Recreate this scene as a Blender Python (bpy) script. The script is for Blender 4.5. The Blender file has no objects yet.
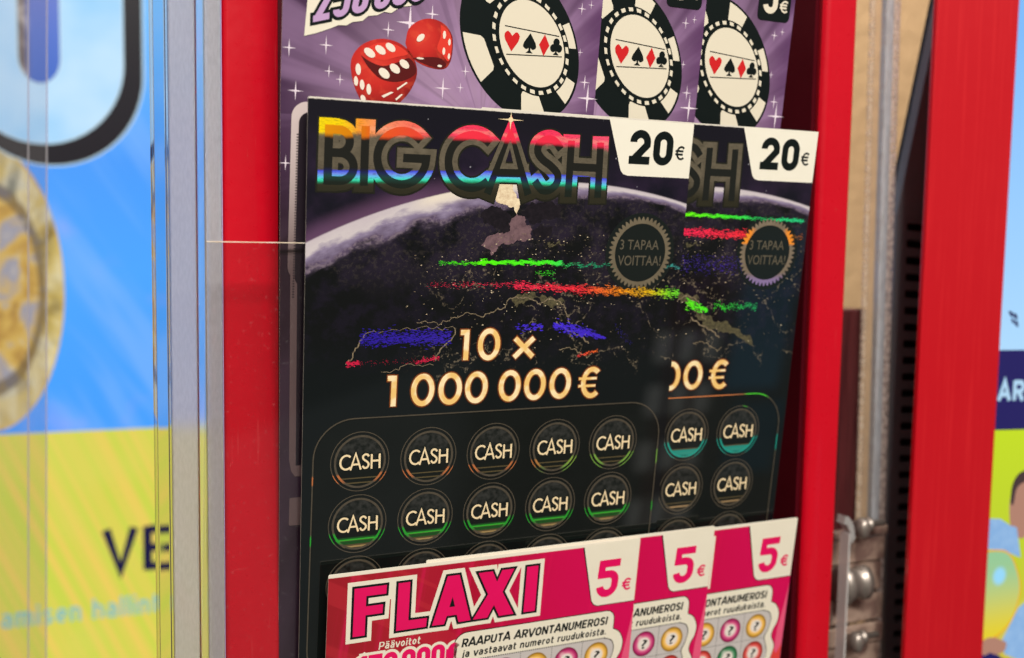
import bpy, math, random
from mathutils import Matrix, Vector
from mathutils.geometry import delaunay_2d_cdt
random.seed(7)
PI = math.pi
MM = 0.001
S = bpy.context.scene
COL = S.collection

# ------------------------------------------------------------------ camera
cam = bpy.data.objects.new('camera', bpy.data.cameras.new('camera'))
COL.objects.link(cam)
R = Matrix(((0.90825354, 0.0206964, -0.41790807),
            (-0.4180811, 0.08509344, -0.90441545),
            (0.01684309, 0.996158, 0.08593919)))
# camera looks along its -Z; columns are its right, up and back axes
cam.matrix_world = Matrix.Translation((-0.0811932, -0.33149334, -0.04350741)) @ R.to_4x4()
cam.data.sensor_width = 36.0
cam.data.lens = 36.0 * 1050.0 / 1024.0
cam.data.clip_start = 0.01
cam.data.clip_end = 20.0
cam.data.dof.use_dof = True
cam.data.dof.focus_distance = 0.365
cam.data.dof.aperture_fstop = 7.5
S.camera = cam

# ------------------------------------------------------------------ exposure
S.view_settings.view_transform = 'Standard'
S.view_settings.look = 'None'
S.view_settings.exposure = 0.0
S.view_settings.gamma = 1.0


# ------------------------------------------------------------------ node maths
class E:
    """one float or vector socket, with operators that add math nodes"""
    def __init__(s, g, k):
        s.g = g; s.k = k
    def _m(s, op, *a):
        n = s.g.nt.nodes.new('ShaderNodeMath'); n.operation = op
        for i, v in enumerate((s,) + a):
            s.g.put(n.inputs[i], v)
        return E(s.g, n.outputs[0])
    def __add__(s, o): return s._m('ADD', o)
    __radd__ = __add__
    def __sub__(s, o): return s._m('SUBTRACT', o)
    def __rsub__(s, o): return s._m('MULTIPLY', -1.0)._m('ADD', o)
    def __mul__(s, o): return s._m('MULTIPLY', o)
    __rmul__ = __mul__
    def __truediv__(s, o): return s._m('DIVIDE', o)
    def max(s, o): return s._m('MAXIMUM', o)
    def min(s, o): return s._m('MINIMUM', o)
    def abs(s): return s._m('ABSOLUTE')
    def sqrt(s): return s._m('SQRT')
    def sin(s): return s._m('SINE')
    def pow(s, o): return s._m('POWER', o)
    def atan2(s, o): return s._m('ARCTAN2', o)
    def frac(s): return s._m('FRACT')
    def ss(s, a, b):
        """smooth step from 0 at a to 1 at b"""
        n = s.g.nt.nodes.new('ShaderNodeMapRange'); n.interpolation_type = 'SMOOTHSTEP'
        lo, hi, x = (a, b, s) if a < b else (b, a, s)
        s.g.put(n.inputs['Value'], s)
        n.inputs['From Min'].default_value = lo; n.inputs['From Max'].default_value = hi
        n.inputs['To Min'].default_value = 0.0 if a < b else 1.0
        n.inputs['To Max'].default_value = 1.0 if a < b else 0.0
        return E(s.g, n.outputs['Result'])
    def band(s, a, b, soft):
        return s.ss(a - soft, a) * s.ss(b + soft, b)


class G:
    def __init__(s, name):
        s.m = bpy.data.materials.new(name); s.m.use_nodes = True
        s.nt = s.m.node_tree; s.nt.nodes.clear()
        s.out = s.nt.nodes.new('ShaderNodeOutputMaterial')
        tc = s.nt.nodes.new('ShaderNodeTexCoord'); s.tc = tc
        vm = s.nt.nodes.new('ShaderNodeVectorMath'); vm.operation = 'SCALE'
        vm.inputs['Scale'].default_value = 1000.0
        s.nt.links.new(tc.outputs['Object'], vm.inputs[0])
        s.vec = vm.outputs[0]                      # object coordinates in millimetres
        sp = s.nt.nodes.new('ShaderNodeSeparateXYZ'); s.nt.links.new(s.vec, sp.inputs[0])
        s.x = E(s, sp.outputs[0]); s.y = E(s, sp.outputs[1]); s.z = E(s, sp.outputs[2])
    def put(s, sock, v):
        if isinstance(v, E): s.nt.links.new(v.k, sock)
        elif isinstance(v, (int, float)):
            sock.default_value = float(v)
        elif v is not None:
            sock.default_value = (*v, 1.0) if len(v) == 3 and len(sock.default_value) == 4 else v
    def xyz(s, x, y, z=0.0):
        n = s.nt.nodes.new('ShaderNodeCombineXYZ')
        for i, v in enumerate((x, y, z)): s.put(n.inputs[i], v)
        return E(s, n.outputs[0])
    def noise(s, scale, detail=3.0, vec=None, rough=0.55, dist=0.0):
        n = s.nt.nodes.new('ShaderNodeTexNoise')
        s.nt.links.new(vec.k if vec else s.vec, n.inputs['Vector'])
        n.inputs['Scale'].default_value = scale; n.inputs['Detail'].default_value = detail
        n.inputs['Roughness'].default_value = rough; n.inputs['Distortion'].default_value = dist
        return E(s, n.outputs[0])
    def voro(s, scale, vec=None, feature='F1'):
        n = s.nt.nodes.new('ShaderNodeTexVoronoi'); n.feature = feature
        s.nt.links.new(vec.k if vec else s.vec, n.inputs['Vector'])
        n.inputs['Scale'].default_value = scale
        return E(s, n.outputs[0])
    def mix(s, f, a, b):
        n = s.nt.nodes.new('ShaderNodeMix'); n.data_type = 'RGBA'
        s.put(n.inputs[0], f); s.put(n.inputs[6], a); s.put(n.inputs[7], b)
        return E(s, n.outputs[2])
    def ramp(s, f, stops, interp='LINEAR'):
        n = s.nt.nodes.new('ShaderNodeValToRGB'); s.put(n.inputs[0], f)
        cr = n.color_ramp; cr.interpolation = interp
        while len(cr.elements) < len(stops): cr.elements.new(0.5)
        for e, (p, c) in zip(cr.elements, stops):
            e.position = p; e.color = (*c, 1.0)
        return E(s, n.outputs[0])
    def bsdf(s, color, rough=0.4, metal=0.0, coat=0.0, spec=0.5, bump=None, bstr=0.2, bdist=0.0002, coat_rough=0.03, **kw):
        b = s.nt.nodes.new('ShaderNodeBsdfPrincipled')
        s.put(b.inputs['Base Color'], color); s.put(b.inputs['Roughness'], rough)
        s.put(b.inputs['Metallic'], metal); s.put(b.inputs['Coat Weight'], coat)
        b.inputs['Coat Roughness'].default_value = coat_rough
        s.put(b.inputs['Specular IOR Level'], spec)
        for k, v in kw.items(): s.put(b.inputs[k.replace('_', ' ')], v)
        if bump is not None:
            n = s.nt.nodes.new('ShaderNodeBump'); n.inputs['Strength'].default_value = bstr
            n.inputs['Distance'].default_value = bdist
            s.put(n.inputs['Height'], bump)
            s.nt.links.new(n.outputs[0], b.inputs['Normal'])
        s.nt.links.new(b.outputs[0], s.out.inputs[0])
        return s.m
    def emit(s, color, strength=1.0):
        """a lit screen: its picture glows behind a glossy pane"""
        b = s.nt.nodes.new('ShaderNodeBsdfPrincipled')
        b.inputs['Base Color'].default_value = (0.01, 0.01, 0.012, 1)
        b.inputs['Roughness'].default_value = 0.25
        s.put(b.inputs['Emission Color'], color); s.put(b.inputs['Emission Strength'], strength)
        s.nt.links.new(b.outputs[0], s.out.inputs[0])
        return s.m


def srgb(r, g, b):
    f = lambda c: (c / 255 / 12.92) if c <= 10 else ((c / 255 + 0.055) / 1.055) ** 2.4
    return (f(r), f(g), f(b))


def plain(name, c, rough=0.4, **k):
    return G(name).bsdf(c, rough, **k)


# ------------------------------------------------------------------ world: a dim shop interior all round
W = bpy.data.worlds.new('World'); S.world = W; W.use_nodes = True
class GW(G):
    def __init__(s):
        s.nt = W.node_tree; s.nt.nodes.clear()
        s.out = s.nt.nodes.new('ShaderNodeOutputWorld')
        tc = s.nt.nodes.new('ShaderNodeTexCoord')
        s.vec = tc.outputs['Generated']
        sp = s.nt.nodes.new('ShaderNodeSeparateXYZ'); s.nt.links.new(s.vec, sp.inputs[0])
        s.x = E(s, sp.outputs[0]); s.y = E(s, sp.outputs[1]); s.z = E(s, sp.outputs[2])
gw = GW()
behind = gw.y.ss(-0.15, -0.5)                       # the half of the room the customer stands in
u = gw.x / (gw.y * -1.0).max(0.05); w = gw.z / (gw.y * -1.0).max(0.05)
blot = gw.noise(3.0, 3.0)
base = gw.ramp(gw.z * 0.5 + 0.5, [(0.0, (0.10, 0.075, 0.06)), (0.45, (0.16, 0.13, 0.11)), (0.62, (0.34, 0.31, 0.28)), (0.8, (0.75, 0.70, 0.62)), (1.0, (0.85, 0.80, 0.72))])
base = gw.mix(blot.ss(0.5, 0.62) * 0.5, base, (0.05, 0.045, 0.04))
def patch(c, u0, u1, w0, w1, soft, col, k=1.0):
    return gw.mix(u.band(u0, u1, soft) * w.band(w0, w1, soft) * behind * k, c, col)
base = patch(base, 0.70, 0.765, -0.64, -0.30, 0.012, (0.16, 0.06, 0.05))
for kx in (0.692, 0.727, 0.762):
    for kz in (-0.385, -0.455, -0.53, -0.61): base = patch(base, kx - 0.010, kx + 0.010, kz - 0.018, kz + 0.018, 0.003, (0.80, 0.76, 0.70))
base = patch(base, 0.80, 0.87, -0.44, -0.24, 0.012, (0.16, 0.32, 0.46))
base = patch(base, 0.82, 0.89, -0.56, -0.47, 0.012, (0.09, 0.17, 0.24))
base = gw.mix(((w + 0.36 - (u - 0.3) * 0.35) * 1.0).ss(-0.06, -0.08) * u.ss(0.47, 0.42) * u.ss(0.05, 0.15) * behind * 0.5, base, (0.34, 0.34, 0.33))
bg = gw.nt.nodes.new('ShaderNodeBackground')
gw.put(bg.inputs[0], base); bg.inputs[1].default_value = 0.75
gw.nt.links.new(bg.outputs[0], gw.out.inputs[0])


def area(name, loc, aim, sx, sy, power, color):
    l = bpy.data.lights.new(name, 'AREA'); l.shape = 'RECTANGLE'; l.size = sx; l.size_y = sy
    l.energy = power; l.color = color
    o = bpy.data.objects.new(name, l); COL.objects.link(o)
    o.location = loc
    o.rotation_euler = (Vector(aim) - Vector(loc)).to_track_quat('-Z', 'Y').to_euler()
    return o
# ceiling fittings of the shop, in front of and above the rack
area('ceiling_lamp', (-0.22, -1.4, 1.2), (0.1, 0, -0.1), 0.7, 0.35, 47.0, (1.0, 0.94, 0.84))
area('ceiling_lamp', (0.75, -1.3, 1.4), (0.2, 0, -0.1), 0.8, 0.3, 8.0, (1.0, 0.95, 0.88))
area('ceiling_lamp', (0.75, 0.2, 1.1), (0.7, 0.7, -0.1), 0.5, 0.3, 16.0, (1.0, 0.9, 0.78))


# ------------------------------------------------------------------ objects and their records
def tag(o, label=None, cat=None, group=None, kind=None):
    if label: o['label'] = label
    if cat: o['category'] = cat
    if group: o['group'] = group
    if kind: o['kind'] = kind
    return o


def empty(name, loc=(0, 0, 0), rx=0.0):
    o = bpy.data.objects.new(name, None); COL.objects.link(o)
    o.empty_display_size = 0.01
    o.location = loc; o.rotation_euler = (rx, 0, 0)
    return o


def hull4(p):
    """a crossed quad (inside of a tight bend) becomes its convex hull"""
    cr = lambda o, a, b: (a[0] - o[0]) * (b[1] - o[1]) - (a[1] - o[1]) * (b[0] - o[0])
    sg = [cr(p[i], p[(i + 1) % 4], p[(i + 2) % 4]) for i in range(4)]
    if all(v > 0 for v in sg) or all(v < 0 for v in sg): return p
    if (sg[0] > 0) + (sg[1] > 0) + (sg[2] > 0) + (sg[3] > 0) in (1, 3): return p      # a plain concave quad
    q = sorted(set((round(a, 6), round(b, 6)) for a, b in p))
    lo, up = [], []
    for v in q:
        while len(lo) > 1 and cr(lo[-2], lo[-1], v) <= 0: lo.pop()
        lo.append(v)
    for v in reversed(q):
        while len(up) > 1 and cr(up[-2], up[-1], v) <= 0: up.pop()
        up.append(v)
    return lo[:-1] + up[:-1]


class MB:
    """collects geometry in millimetres and links it as one mesh object"""
    def __init__(s): s.v = []; s.f = []; s.mi = []; s.sm = []
    def face(s, pts, mi=0, smooth=False):
        n = len(s.v); s.v += [tuple(p) for p in pts]; s.f.append(tuple(range(n, n + len(pts)))); s.mi.append(mi); s.sm.append(smooth)
    def box(s, x0, y0, z0, x1, y1, z1, mi=0, top=None):
        n = len(s.v)
        s.v += [(x, y, z) for z in (z0, z1) for x, y in ((x0, y0), (x1, y0), (x1, y1), (x0, y1))]
        fs = [(3, 2, 1, 0), (4, 5, 6, 7), (0, 1, 5, 4), (1, 2, 6, 5), (2, 3, 7, 6), (3, 0, 4, 7)]
        for i, f in enumerate(fs):
            s.f.append(tuple(n + k for k in f)); s.mi.append(top if (top is not None and i == 1) else mi); s.sm.append(False)
    def flat(s, polys, z=0.0, mi=0):
        """union of 2-D polygons as one triangulated sheet"""
        vs = []; fs = []
        for p in polys:
            a = sum(p[i][0] * p[(i + 1) % len(p)][1] - p[(i + 1) % len(p)][0] * p[i][1] for i in range(len(p)))
            if len(p) == 4: p = hull4(p)
            if abs(a) < 1e-7 and len(p) < 4: continue
            a = sum(p[i][0] * p[(i + 1) % len(p)][1] - p[(i + 1) % len(p)][0] * p[i][1] for i in range(len(p)))
            if abs(a) < 1e-7: continue
            if a < 0: p = p[::-1]
            k = len(vs); vs += [Vector((q[0], q[1])) for q in p]; fs.append(list(range(k, k + len(p))))
        r = delaunay_2d_cdt(vs, [], fs, 0, 1e-4, True)
        n = len(s.v); s.v += [(q[0], q[1], z) for q in r[0]]
        for t, src in zip(r[2], r[5]):
            if not src: continue          # a hole or a gap between the strokes
            s.f.append(tuple(n + i for i in t)); s.mi.append(mi); s.sm.append(False)
    def prism(s, poly, z0, z1, mi=0, side=None, smooth=False):
        """outline in XY extruded from z0 to z1"""
        a = sum(poly[i][0] * poly[(i + 1) % len(poly)][1] - poly[(i + 1) % len(poly)][0] * poly[i][1] for i in range(len(poly)))
        if a < 0: poly = poly[::-1]
        n = len(poly); k = len(s.v)
        s.v += [(p[0], p[1], z0) for p in poly] + [(p[0], p[1], z1) for p in poly]
        s.f.append(tuple(range(k + n - 1, k - 1, -1))); s.mi.append(mi); s.sm.append(False)
        s.f.append(tuple(range(k + n, k + 2 * n))); s.mi.append(mi); s.sm.append(False)
        for i in range(n):
            j = (i + 1) % n
            s.f.append((k + i, k + j, k + n + j, k + n + i)); s.mi.append(mi if side is None else side); s.sm.append(smooth)
    def lathe(s, prof, axis='Y', cx=0.0, cy=0.0, cz=0.0, n=32, mi=0):
        """profile of (radius, height) turned round an axis"""
        k = len(s.v)
        for r, h in prof:
            for i in range(n):
                a = 2 * PI * i / n; c, d = r * math.cos(a), r * math.sin(a)
                p = {'Y': (c, h, d), 'Z': (c, d, h), 'X': (h, c, d)}[axis]
                s.v.append((p[0] + cx, p[1] + cy, p[2] + cz))
        for j in range(len(prof) - 1):
            for i in range(n):
                i2 = (i + 1) % n
                s.f.append((k + j * n + i, k + j * n + i2, k + (j + 1) * n + i2, k + (j + 1) * n + i)); s.mi.append(mi); s.sm.append(True)
    def build(s, name, mats, parent=None, smooth=None, bevel=0.0):
        me = bpy.data.meshes.new(name)
        me.from_pydata([(a * MM, b * MM, c * MM) for a, b, c in s.v], [], s.f)
        if not isinstance(mats, (list, tuple)): mats = [mats]
        for m in mats: me.materials.append(m)
        for p, i, sm in zip(me.polygons, s.mi, s.sm):
            p.material_index = i; p.use_smooth = sm
        me.update()
        o = bpy.data.objects.new(name, me); COL.objects.link(o)
        if parent: o.parent = parent
        if bevel:
            b = o.modifiers.new('edge', 'BEVEL'); b.width = bevel * MM; b.segments = 3; b.limit_method = 'ANGLE'
            w_ = o.modifiers.new('normals', 'WEIGHTED_NORMAL')
            for p in me.polygons: p.use_smooth = True
        return o


# ------------------------------------------------------------------ drawing in 2-D
def arc(cx, cy, rx, ry, a0, a1, n=None):
    n = n or max(6, int(abs(a1 - a0) / 9))
    return [(cx + rx * math.cos(math.radians(a0 + (a1 - a0) * i / n)), cy + ry * math.sin(math.radians(a0 + (a1 - a0) * i / n))) for i in range(n + 1)]
def ell(cx, cy, rx, ry, n=48): return arc(cx, cy, rx, ry, 0, 360, n)[:-1]
def rrect(x0, y0, x1, y1, r, n=8, rs=None):
    """rounded rectangle, y0 < y1; rs = radii (bl, br, tr, tl)"""
    a, b, c, d = rs or (r, r, r, r)
    p = []
    for cx, cy, q, s0 in ((x0 + a, y0 + a, a, 180), (x1 - b, y0 + b, b, 270), (x1 - c, y1 - c, c, 0), (x0 + d, y1 - d, d, 90)):
        p += arc(cx, cy, q, q, s0, s0 + 90, n) if q > 0 else [(cx, cy)]
    return p
def spline(pts, n=6):
    out = []
    P = [pts[0]] + list(pts) + [pts[-1]]
    for i in range(1, len(P) - 2):
        a, b, c, d = P[i - 1:i + 3]
        for k in range(n):
            t = k / n
            out.append(tuple(0.5 * (2 * b[j] + (c[j] - a[j]) * t + (2 * a[j] - 5 * b[j] + 4 * c[j] - d[j]) * t * t + (3 * b[j] - a[j] - 3 * c[j] + d[j]) * t ** 3) for j in (0, 1)))
    out.append(pts[-1]); return out
def stroke(pts, w, grow=0.0, closed=False, cap=None, limit=2.2):
    """polygons (one quad per segment, mitred) that thicken a line; grow widens it and lengthens its ends"""
    p = [Vector(q) for q in pts]
    if closed and (p[0] - p[-1]).length < 1e-6: p.pop()
    g = grow if cap is None else cap
    if not closed and g:
        d0 = (p[0] - p[1]).normalized(); d1 = (p[-1] - p[-2]).normalized()
        p[0] = p[0] + d0 * g; p[-1] = p[-1] + d1 * g
    h = w / 2 + grow; n = len(p); L = []; Rr = []
    for i in range(n):
        a = p[(i - 1) % n] if (closed or i > 0) else None
        b = p[(i + 1) % n] if (closed or i < n - 1) else None
        d1 = (p[i] - a).normalized() if a is not None else None
        d2 = (b - p[i]).normalized() if b is not None else None
        if d1 is None: d1 = d2
        if d2 is None: d2 = d1
        n1 = Vector((-d1.y, d1.x)); n2 = Vector((-d2.y, d2.x)); m = (n1 + n2)
        if m.length < 1e-6: m = n1
        m.normalize(); k = min(1 / max(m.dot(n1), 0.05), limit)
        L.append(p[i] + m * h * k); Rr.append(p[i] - m * h * k)
    out = []
    for i in range(n if closed else n - 1):
        j = (i + 1) % n
        out.append([tuple(L[i]), tuple(Rr[i]), tuple(Rr[j]), tuple(L[j])])
    return out
def lines(strokes, w, grow=0.0, cap=None, limit=2.2):
    o = []
    for s_ in strokes:
        closed = s_[0] == 'o'
        o += stroke(s_[1:] if closed else s_, w, grow, closed, cap, limit)
    return o
def mapped(strokes, fx, fy):
    """fx, fy = (scale, offset) pairs"""
    return [(['o'] if s_[0] == 'o' else []) + [(q[0] * fx[0] + fx[1], q[1] * fy[0] + fy[1]) for q in s_ if q != 'o'] for s_ in strokes]
def affine(polys, m):
    a, b, c, d, e, f = m
    return [[(a * x + b * y + e, c * x + d * y + f) for x, y in p] for p in polys]


# built-in typeface, for small print
_cache = {}
def glyph_tris(txt, bold=0.0):
    if (txt, bold) in _cache: return _cache[(txt, bold)]
    c = bpy.data.curves.new('t', 'FONT'); c.body = txt; c.size = 1.0; c.offset = bold; c.resolution_u = 3
    o = bpy.data.objects.new('t', c); COL.objects.link(o)
    dg = bpy.context.evaluated_depsgraph_get(); dg.update()
    me = bpy.data.meshes.new_from_object(o.evaluated_get(dg))
    vs = [(v.co.x, v.co.y) for v in me.vertices]; fs = [tuple(p.vertices) for p in me.polygons]
    bpy.data.objects.remove(o); bpy.data.curves.remove(c); bpy.data.meshes.remove(me)
    _cache[(txt, bold)] = (vs, fs); return vs, fs
def text(mb, txt, x0, x1, y, cap, z, mi=0, bold=0.0, shear=0.0, slope=0.0):
    if bold > 0.009:
        # heavier letters: a second impression a hair to the right
        text(mb, txt, x0 + bold * 9, x1, y, cap, z + 0.012, mi, 0.004, shear, slope); text(mb, txt, x0, x1 - bold * 9, y, cap, z, mi, 0.004, shear, slope); return
    vs, fs = glyph_tris(txt, bold)
    hv, _ = glyph_tris('H', bold); h0 = min(q[1] for q in hv); ch = max(q[1] for q in hv) - h0
    a = min(q[0] for q in vs); b = max(q[0] for q in vs)
    k = len(mb.v)
    for vx, vy in vs:
        yy = (vy - h0) * cap / ch; xx = x0 + (vx - a) * (x1 - x0) / (b - a)
        mb.v.append((xx + shear * yy, y + yy + slope * (xx - x0), z))
    for f in fs:
        mb.f.append(tuple(k + i for i in f)); mb.mi.append(mi); mb.sm.append(False)


# narrow bold figures in a unit box (width 1, height 1), drawn along their centre lines
def fig(ch, x0, x1, y0, y1, w):
    """centre-line strokes for a figure whose OUTER box is x0..x1, y0..y1 at stroke width w"""
    a, b, c, d = x0 + w / 2, x1 - w / 2, y0 + w / 2, y1 - w / 2; r = (b - a) / 2; m = (a + b) / 2
    if ch == '0': return [['o'] + arc(m, d - r, r, r, 0, 180) + arc(m, c + r, r, r, 180, 360)]
    if ch == '2':
        return [[(a, d - r - 0.02 * w)] + arc(m, d - r, r, r, 180, 0) + [(b, d - r - 0.3 * r), (a + 0.12 * r, c)], [(a - w / 2, c), (x1, c)]]
    if ch == '5':
        k = (c + d) / 2 + 0.14 * (d - c)
        return [[(x1 - 0.04 * w, d), (a, d), (a - 0.02 * w, k - 0.02 * (d - c))], [(a - w * .5, k)] + arc(b - r * 0.9, k - r * 0.9, r * 0.9, r * 0.9, 90, 0) + arc(m, c + r, r, r, 0, -175)]
    if ch == '1': return [[(b, y0), (b, y1 - 0.02)], [(a, d - w * 0.5), (b, d + w * .1)]]
def euro(x0, x1, y0, y1, w):
    cx, cy = x0 + (x1 - x0) * 0.58, (y0 + y1) / 2; rx = (x1 - x0) * 0.52 - w / 2; ry = (y1 - y0) / 2 - w / 2
    return [arc(cx, cy, rx, ry, 48, 312), [(x0 - 0.2 * w, cy + 0.13 * (y1 - y0)), (cx + 0.55 * rx, cy + 0.13 * (y1 - y0))], [(x0 - 0.2 * w, cy - 0.1 * (y1 - y0)), (cx + 0.45 * rx, cy - 0.1 * (y1 - y0))]]


# bold sans alphabet drawn with a pen; cap height 1, x-height 0.72
def _abc():
    a = {}
    o = lambda cx, cy, rx, ry, s0, s1: arc(cx, cy, rx, ry, s0, s1, 8)
    a['A'] = (0.78, [[(0.0, 0), (0.36, 1), (0.42, 1), (0.78, 0)], [(0.16, 0.3), (0.62, 0.3)]])
    a['R'] = (0.66, [[(0.08, 0), (0.08, 0.92), (0.4, 0.92)] + o(0.38, 0.68, 0.22, 0.24, 85, -90) + [(0.08, 0.44)], [(0.34, 0.44), (0.6, 0)]])
    a['P'] = (0.64, [[(0.08, 0), (0.08, 0.92), (0.4, 0.92)] + o(0.38, 0.66, 0.22, 0.26, 85, -90) + [(0.08, 0.40)]])
    a['U'] = (0.68, [[(0.08, 1), (0.08, 0.34)] + o(0.34, 0.34, 0.26, 0.27, 190, 350) + [(0.60, 1)]])
    a['T'] = (0.62, [[(0.0, 0.92), (0.62, 0.92)], [(0.31, 0.9), (0.31, 0)]])
    a['V'] = (0.74, [[(0.0, 1), (0.34, 0.03), (0.40, 0.03), (0.74, 1)]])
    a['O'] = (0.70, [['o'] + o(0.35, 0.66, 0.27, 0.26, 0, 180) + o(0.35, 0.34, 0.27, 0.26, 180, 360)])
    a['N'] = (0.70, [[(0.08, 0), (0.08, 1)], [(0.10, 0.96), (0.60, 0.04)], [(0.62, 0), (0.62, 1)]])
    a['M'] = (0.84, [[(0.08, 0), (0.08, 1)], [(0.10, 0.96), (0.42, 0.3), (0.74, 0.96)], [(0.76, 0), (0.76, 1)]])
    a['E'] = (0.58, [[(0.56, 0.92), (0.08, 0.92), (0.08, 0.08), (0.56, 0.08)], [(0.08, 0.5), (0.5, 0.5)]])
    a['S'] = (0.62, [o(0.31, 0.70, 0.23, 0.22, 25, 180)[0:] + [(0.10, 0.62), (0.31, 0.50), (0.52, 0.38)] + o(0.31, 0.30, 0.23, 0.22, 0, -155)])
    a['I'] = (0.16, [[(0.08, 0), (0.08, 1)]])
    a['a'] = (0.52, [[(0.06, 0.62), (0.2, 0.66), (0.34, 0.64), (0.44, 0.54), (0.44, 0)], [(0.44, 0.40), (0.2, 0.40), (0.08, 0.30), (0.08, 0.16), (0.18, 0.06), (0.32, 0.07), (0.44, 0.16)]])
    a['\u00e4'] = (0.52, a['a'][1] + [[(0.13, 0.82), (0.13, 0.98)], [(0.37, 0.82), (0.37, 0.98)]])
    a['j'] = (0.20, [[(0.12, 0.72), (0.12, -0.12), (-0.04, -0.2)], [(0.12, 0.84), (0.12, 1)]])
    a['v'] = (0.50, [[(0.0, 0.72), (0.22, 0.04), (0.28, 0.04), (0.50, 0.72)]])
    a['s'] = (0.46, [[(0.42, 0.62), (0.2, 0.66), (0.08, 0.54), (0.14, 0.42), (0.36, 0.30), (0.40, 0.16), (0.26, 0.06), (0.04, 0.1)]])
    a['t'] = (0.34, [[(0.12, 0.94), (0.12, 0.18), (0.2, 0.06), (0.34, 0.08)], [(0.0, 0.64), (0.33, 0.64)]])
    a['n'] = (0.52, [[(0.07, 0), (0.07, 0.72)], [(0.07, 0.5)] + o(0.26, 0.46, 0.18, 0.2, 140, 10) + [(0.45, 0)]])
    a['u'] = (0.52, [[(0.07, 0.72), (0.07, 0.24)] + o(0.26, 0.25, 0.19, 0.2, 190, 340) + [(0.45, 0.3)], [(0.45, 0.72), (0.45, 0)]])
    a['m'] = (0.80, [[(0.07, 0), (0.07, 0.72)], [(0.07, 0.5)] + o(0.23, 0.48, 0.16, 0.18, 140, 10) + [(0.40, 0)], [(0.40, 0.5)] + o(0.56, 0.48, 0.16, 0.18, 140, 10) + [(0.73, 0)]])
    a['e'] = (0.52, [[(0.08, 0.34), (0.44, 0.34)] + o(0.26, 0.36, 0.19, 0.3, 0, 310)])
    a['r'] = (0.34, [[(0.07, 0), (0.07, 0.72)], [(0.07, 0.5), (0.18, 0.63), (0.34, 0.65)]])
    a['o'] = (0.52, [['o'] + o(0.26, 0.36, 0.19, 0.3, 0, 360)[:-1]])
    a['d'] = (0.52, [[(0.44, 1), (0.44, 0)], ['o'] + o(0.25, 0.34, 0.18, 0.28, 0, 360)[:-1]])
    a['k'] = (0.50, [[(0.07, 0), (0.07, 1)], [(0.44, 0.72), (0.12, 0.34)], [(0.18, 0.42), (0.46, 0)]])
    a['i'] = (0.16, [[(0.08, 0), (0.08, 0.72)], [(0.08, 0.84), (0.08, 1)]])
    a['h'] = (0.52, [[(0.07, 0), (0.07, 1)], [(0.07, 0.5)] + o(0.26, 0.46, 0.18, 0.2, 140, 10) + [(0.45, 0)]])
    a['l'] = (0.16, [[(0.08, 0), (0.08, 1)]])
    a['.'] = (0.16, [[(0.08, -0.01), (0.08, 0.15)]])
    a[' '] = (0.26, [])
    return a
ABC = _abc()
def pen(mb, txt, x0, x1, y, cap, z, w, mi=0, shear=0.0, slope=0.0):
    """write txt between x0 and x1 with the pen alphabet"""
    gap = 0.16; total = sum(ABC[c][0] + gap for c in txt) - gap; k = (x1 - x0) / total; xx = x0; out = []
    for c in txt:
        for s_ in ABC[c][1]:
            closed = s_[0] == 'o'
            out.append((['o'] if closed else []) + [(xx + q[0] * k + shear * q[1] * cap, y + q[1] * cap + slope * (xx - x0)) for q in s_ if q != 'o'])
        xx += (ABC[c][0] + gap) * k
    mb.flat(lines(out, w, 0.0, limit=1.6), z, mi)


# ------------------------------------------------------------------ ticket frame
TILT = math.radians(90 + 7.1232)
def ticket_root(name, dx, dy, off):
    """local x = right, y = up the ticket, z = towards the customer; off = millimetres further back"""
    m = Matrix.Rotation(TILT, 4, 'X')
    o = empty(name, m @ Vector((dx * MM, dy * MM, -off * MM)), TILT)
    return o

LAY = 0.05      # thickness of one layer of print, mm

# shared print inks
paper = G('paper_edge'); paper = paper.bsdf(paper.mix(paper.noise(1.5), (0.66, 0.62, 0.52), (0.78, 0.74, 0.64)), 0.6)
cream = G('cream_ink'); cream = cream.bsdf(cream.mix(cream.noise(0.15, 2), srgb(230, 223, 204), srgb(236, 230, 212)), 0.35, coat=0.4)
white_ink = G('white_ink'); white_ink = white_ink.bsdf(white_ink.mix(white_ink.noise(0.15, 2), srgb(236, 232, 216), srgb(242, 238, 224)), 0.35, coat=0.4)
black = G('black_ink').bsdf((0.004, 0.008, 0.008), 0.35, coat=0.1, spec=0.3)


# ================================================================== BIG CASH tickets
def cap_glyphs():
    """centre lines of the title, millimetres on the ticket"""
    B = [[(7.1, -8.7), (7.1, -27.1)],
         [(7.1, -9.8), (10.6, -9.8)] + arc(10.4, -13.45, 3.6, 3.65, 85, -85) + [(7.1, -17.1)],
         [(7.1, -17.1), (10.8, -17.1)] + arc(11.0, -21.55, 4.6, 4.45, 85, -85) + [(7.1, -26.0)]]
    I = [[(19.1, -8.4), (19.2, -27.0)]]
    Gg = [arc(31.9, -17.7, 8.5, 8.7, 44, 360) + [(32.6, -17.7)]]
    C = [arc(57.0, -17.8, 8.7, 8.9, 47, 313)]
    A = [[(63.4, -28.2), (70.6, -7.0), (78.8, -28.0)], [(66.2, -21.2), (76.0, -21.0)]]
    Ss = [spline([(90.2, -11.8), (87.8, -9.3), (84.7, -8.9), (81.9, -10.6), (81.5, -13.4), (83.6, -15.9), (87.0, -18.0), (89.9, -20.8), (89.7, -24.0), (87.2, -26.3), (84.0, -26.4), (81.3, -23.6)])]
    H = [[(94.4, -9.1), (94.7, -28.3)], [(106.2, -9.1), (106.8, -28.2)], [(94.4, -17.9), (106.4, -17.9)]]
    return [B, I, Gg, C, A, Ss, H]
GL = cap_glyphs()


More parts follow.
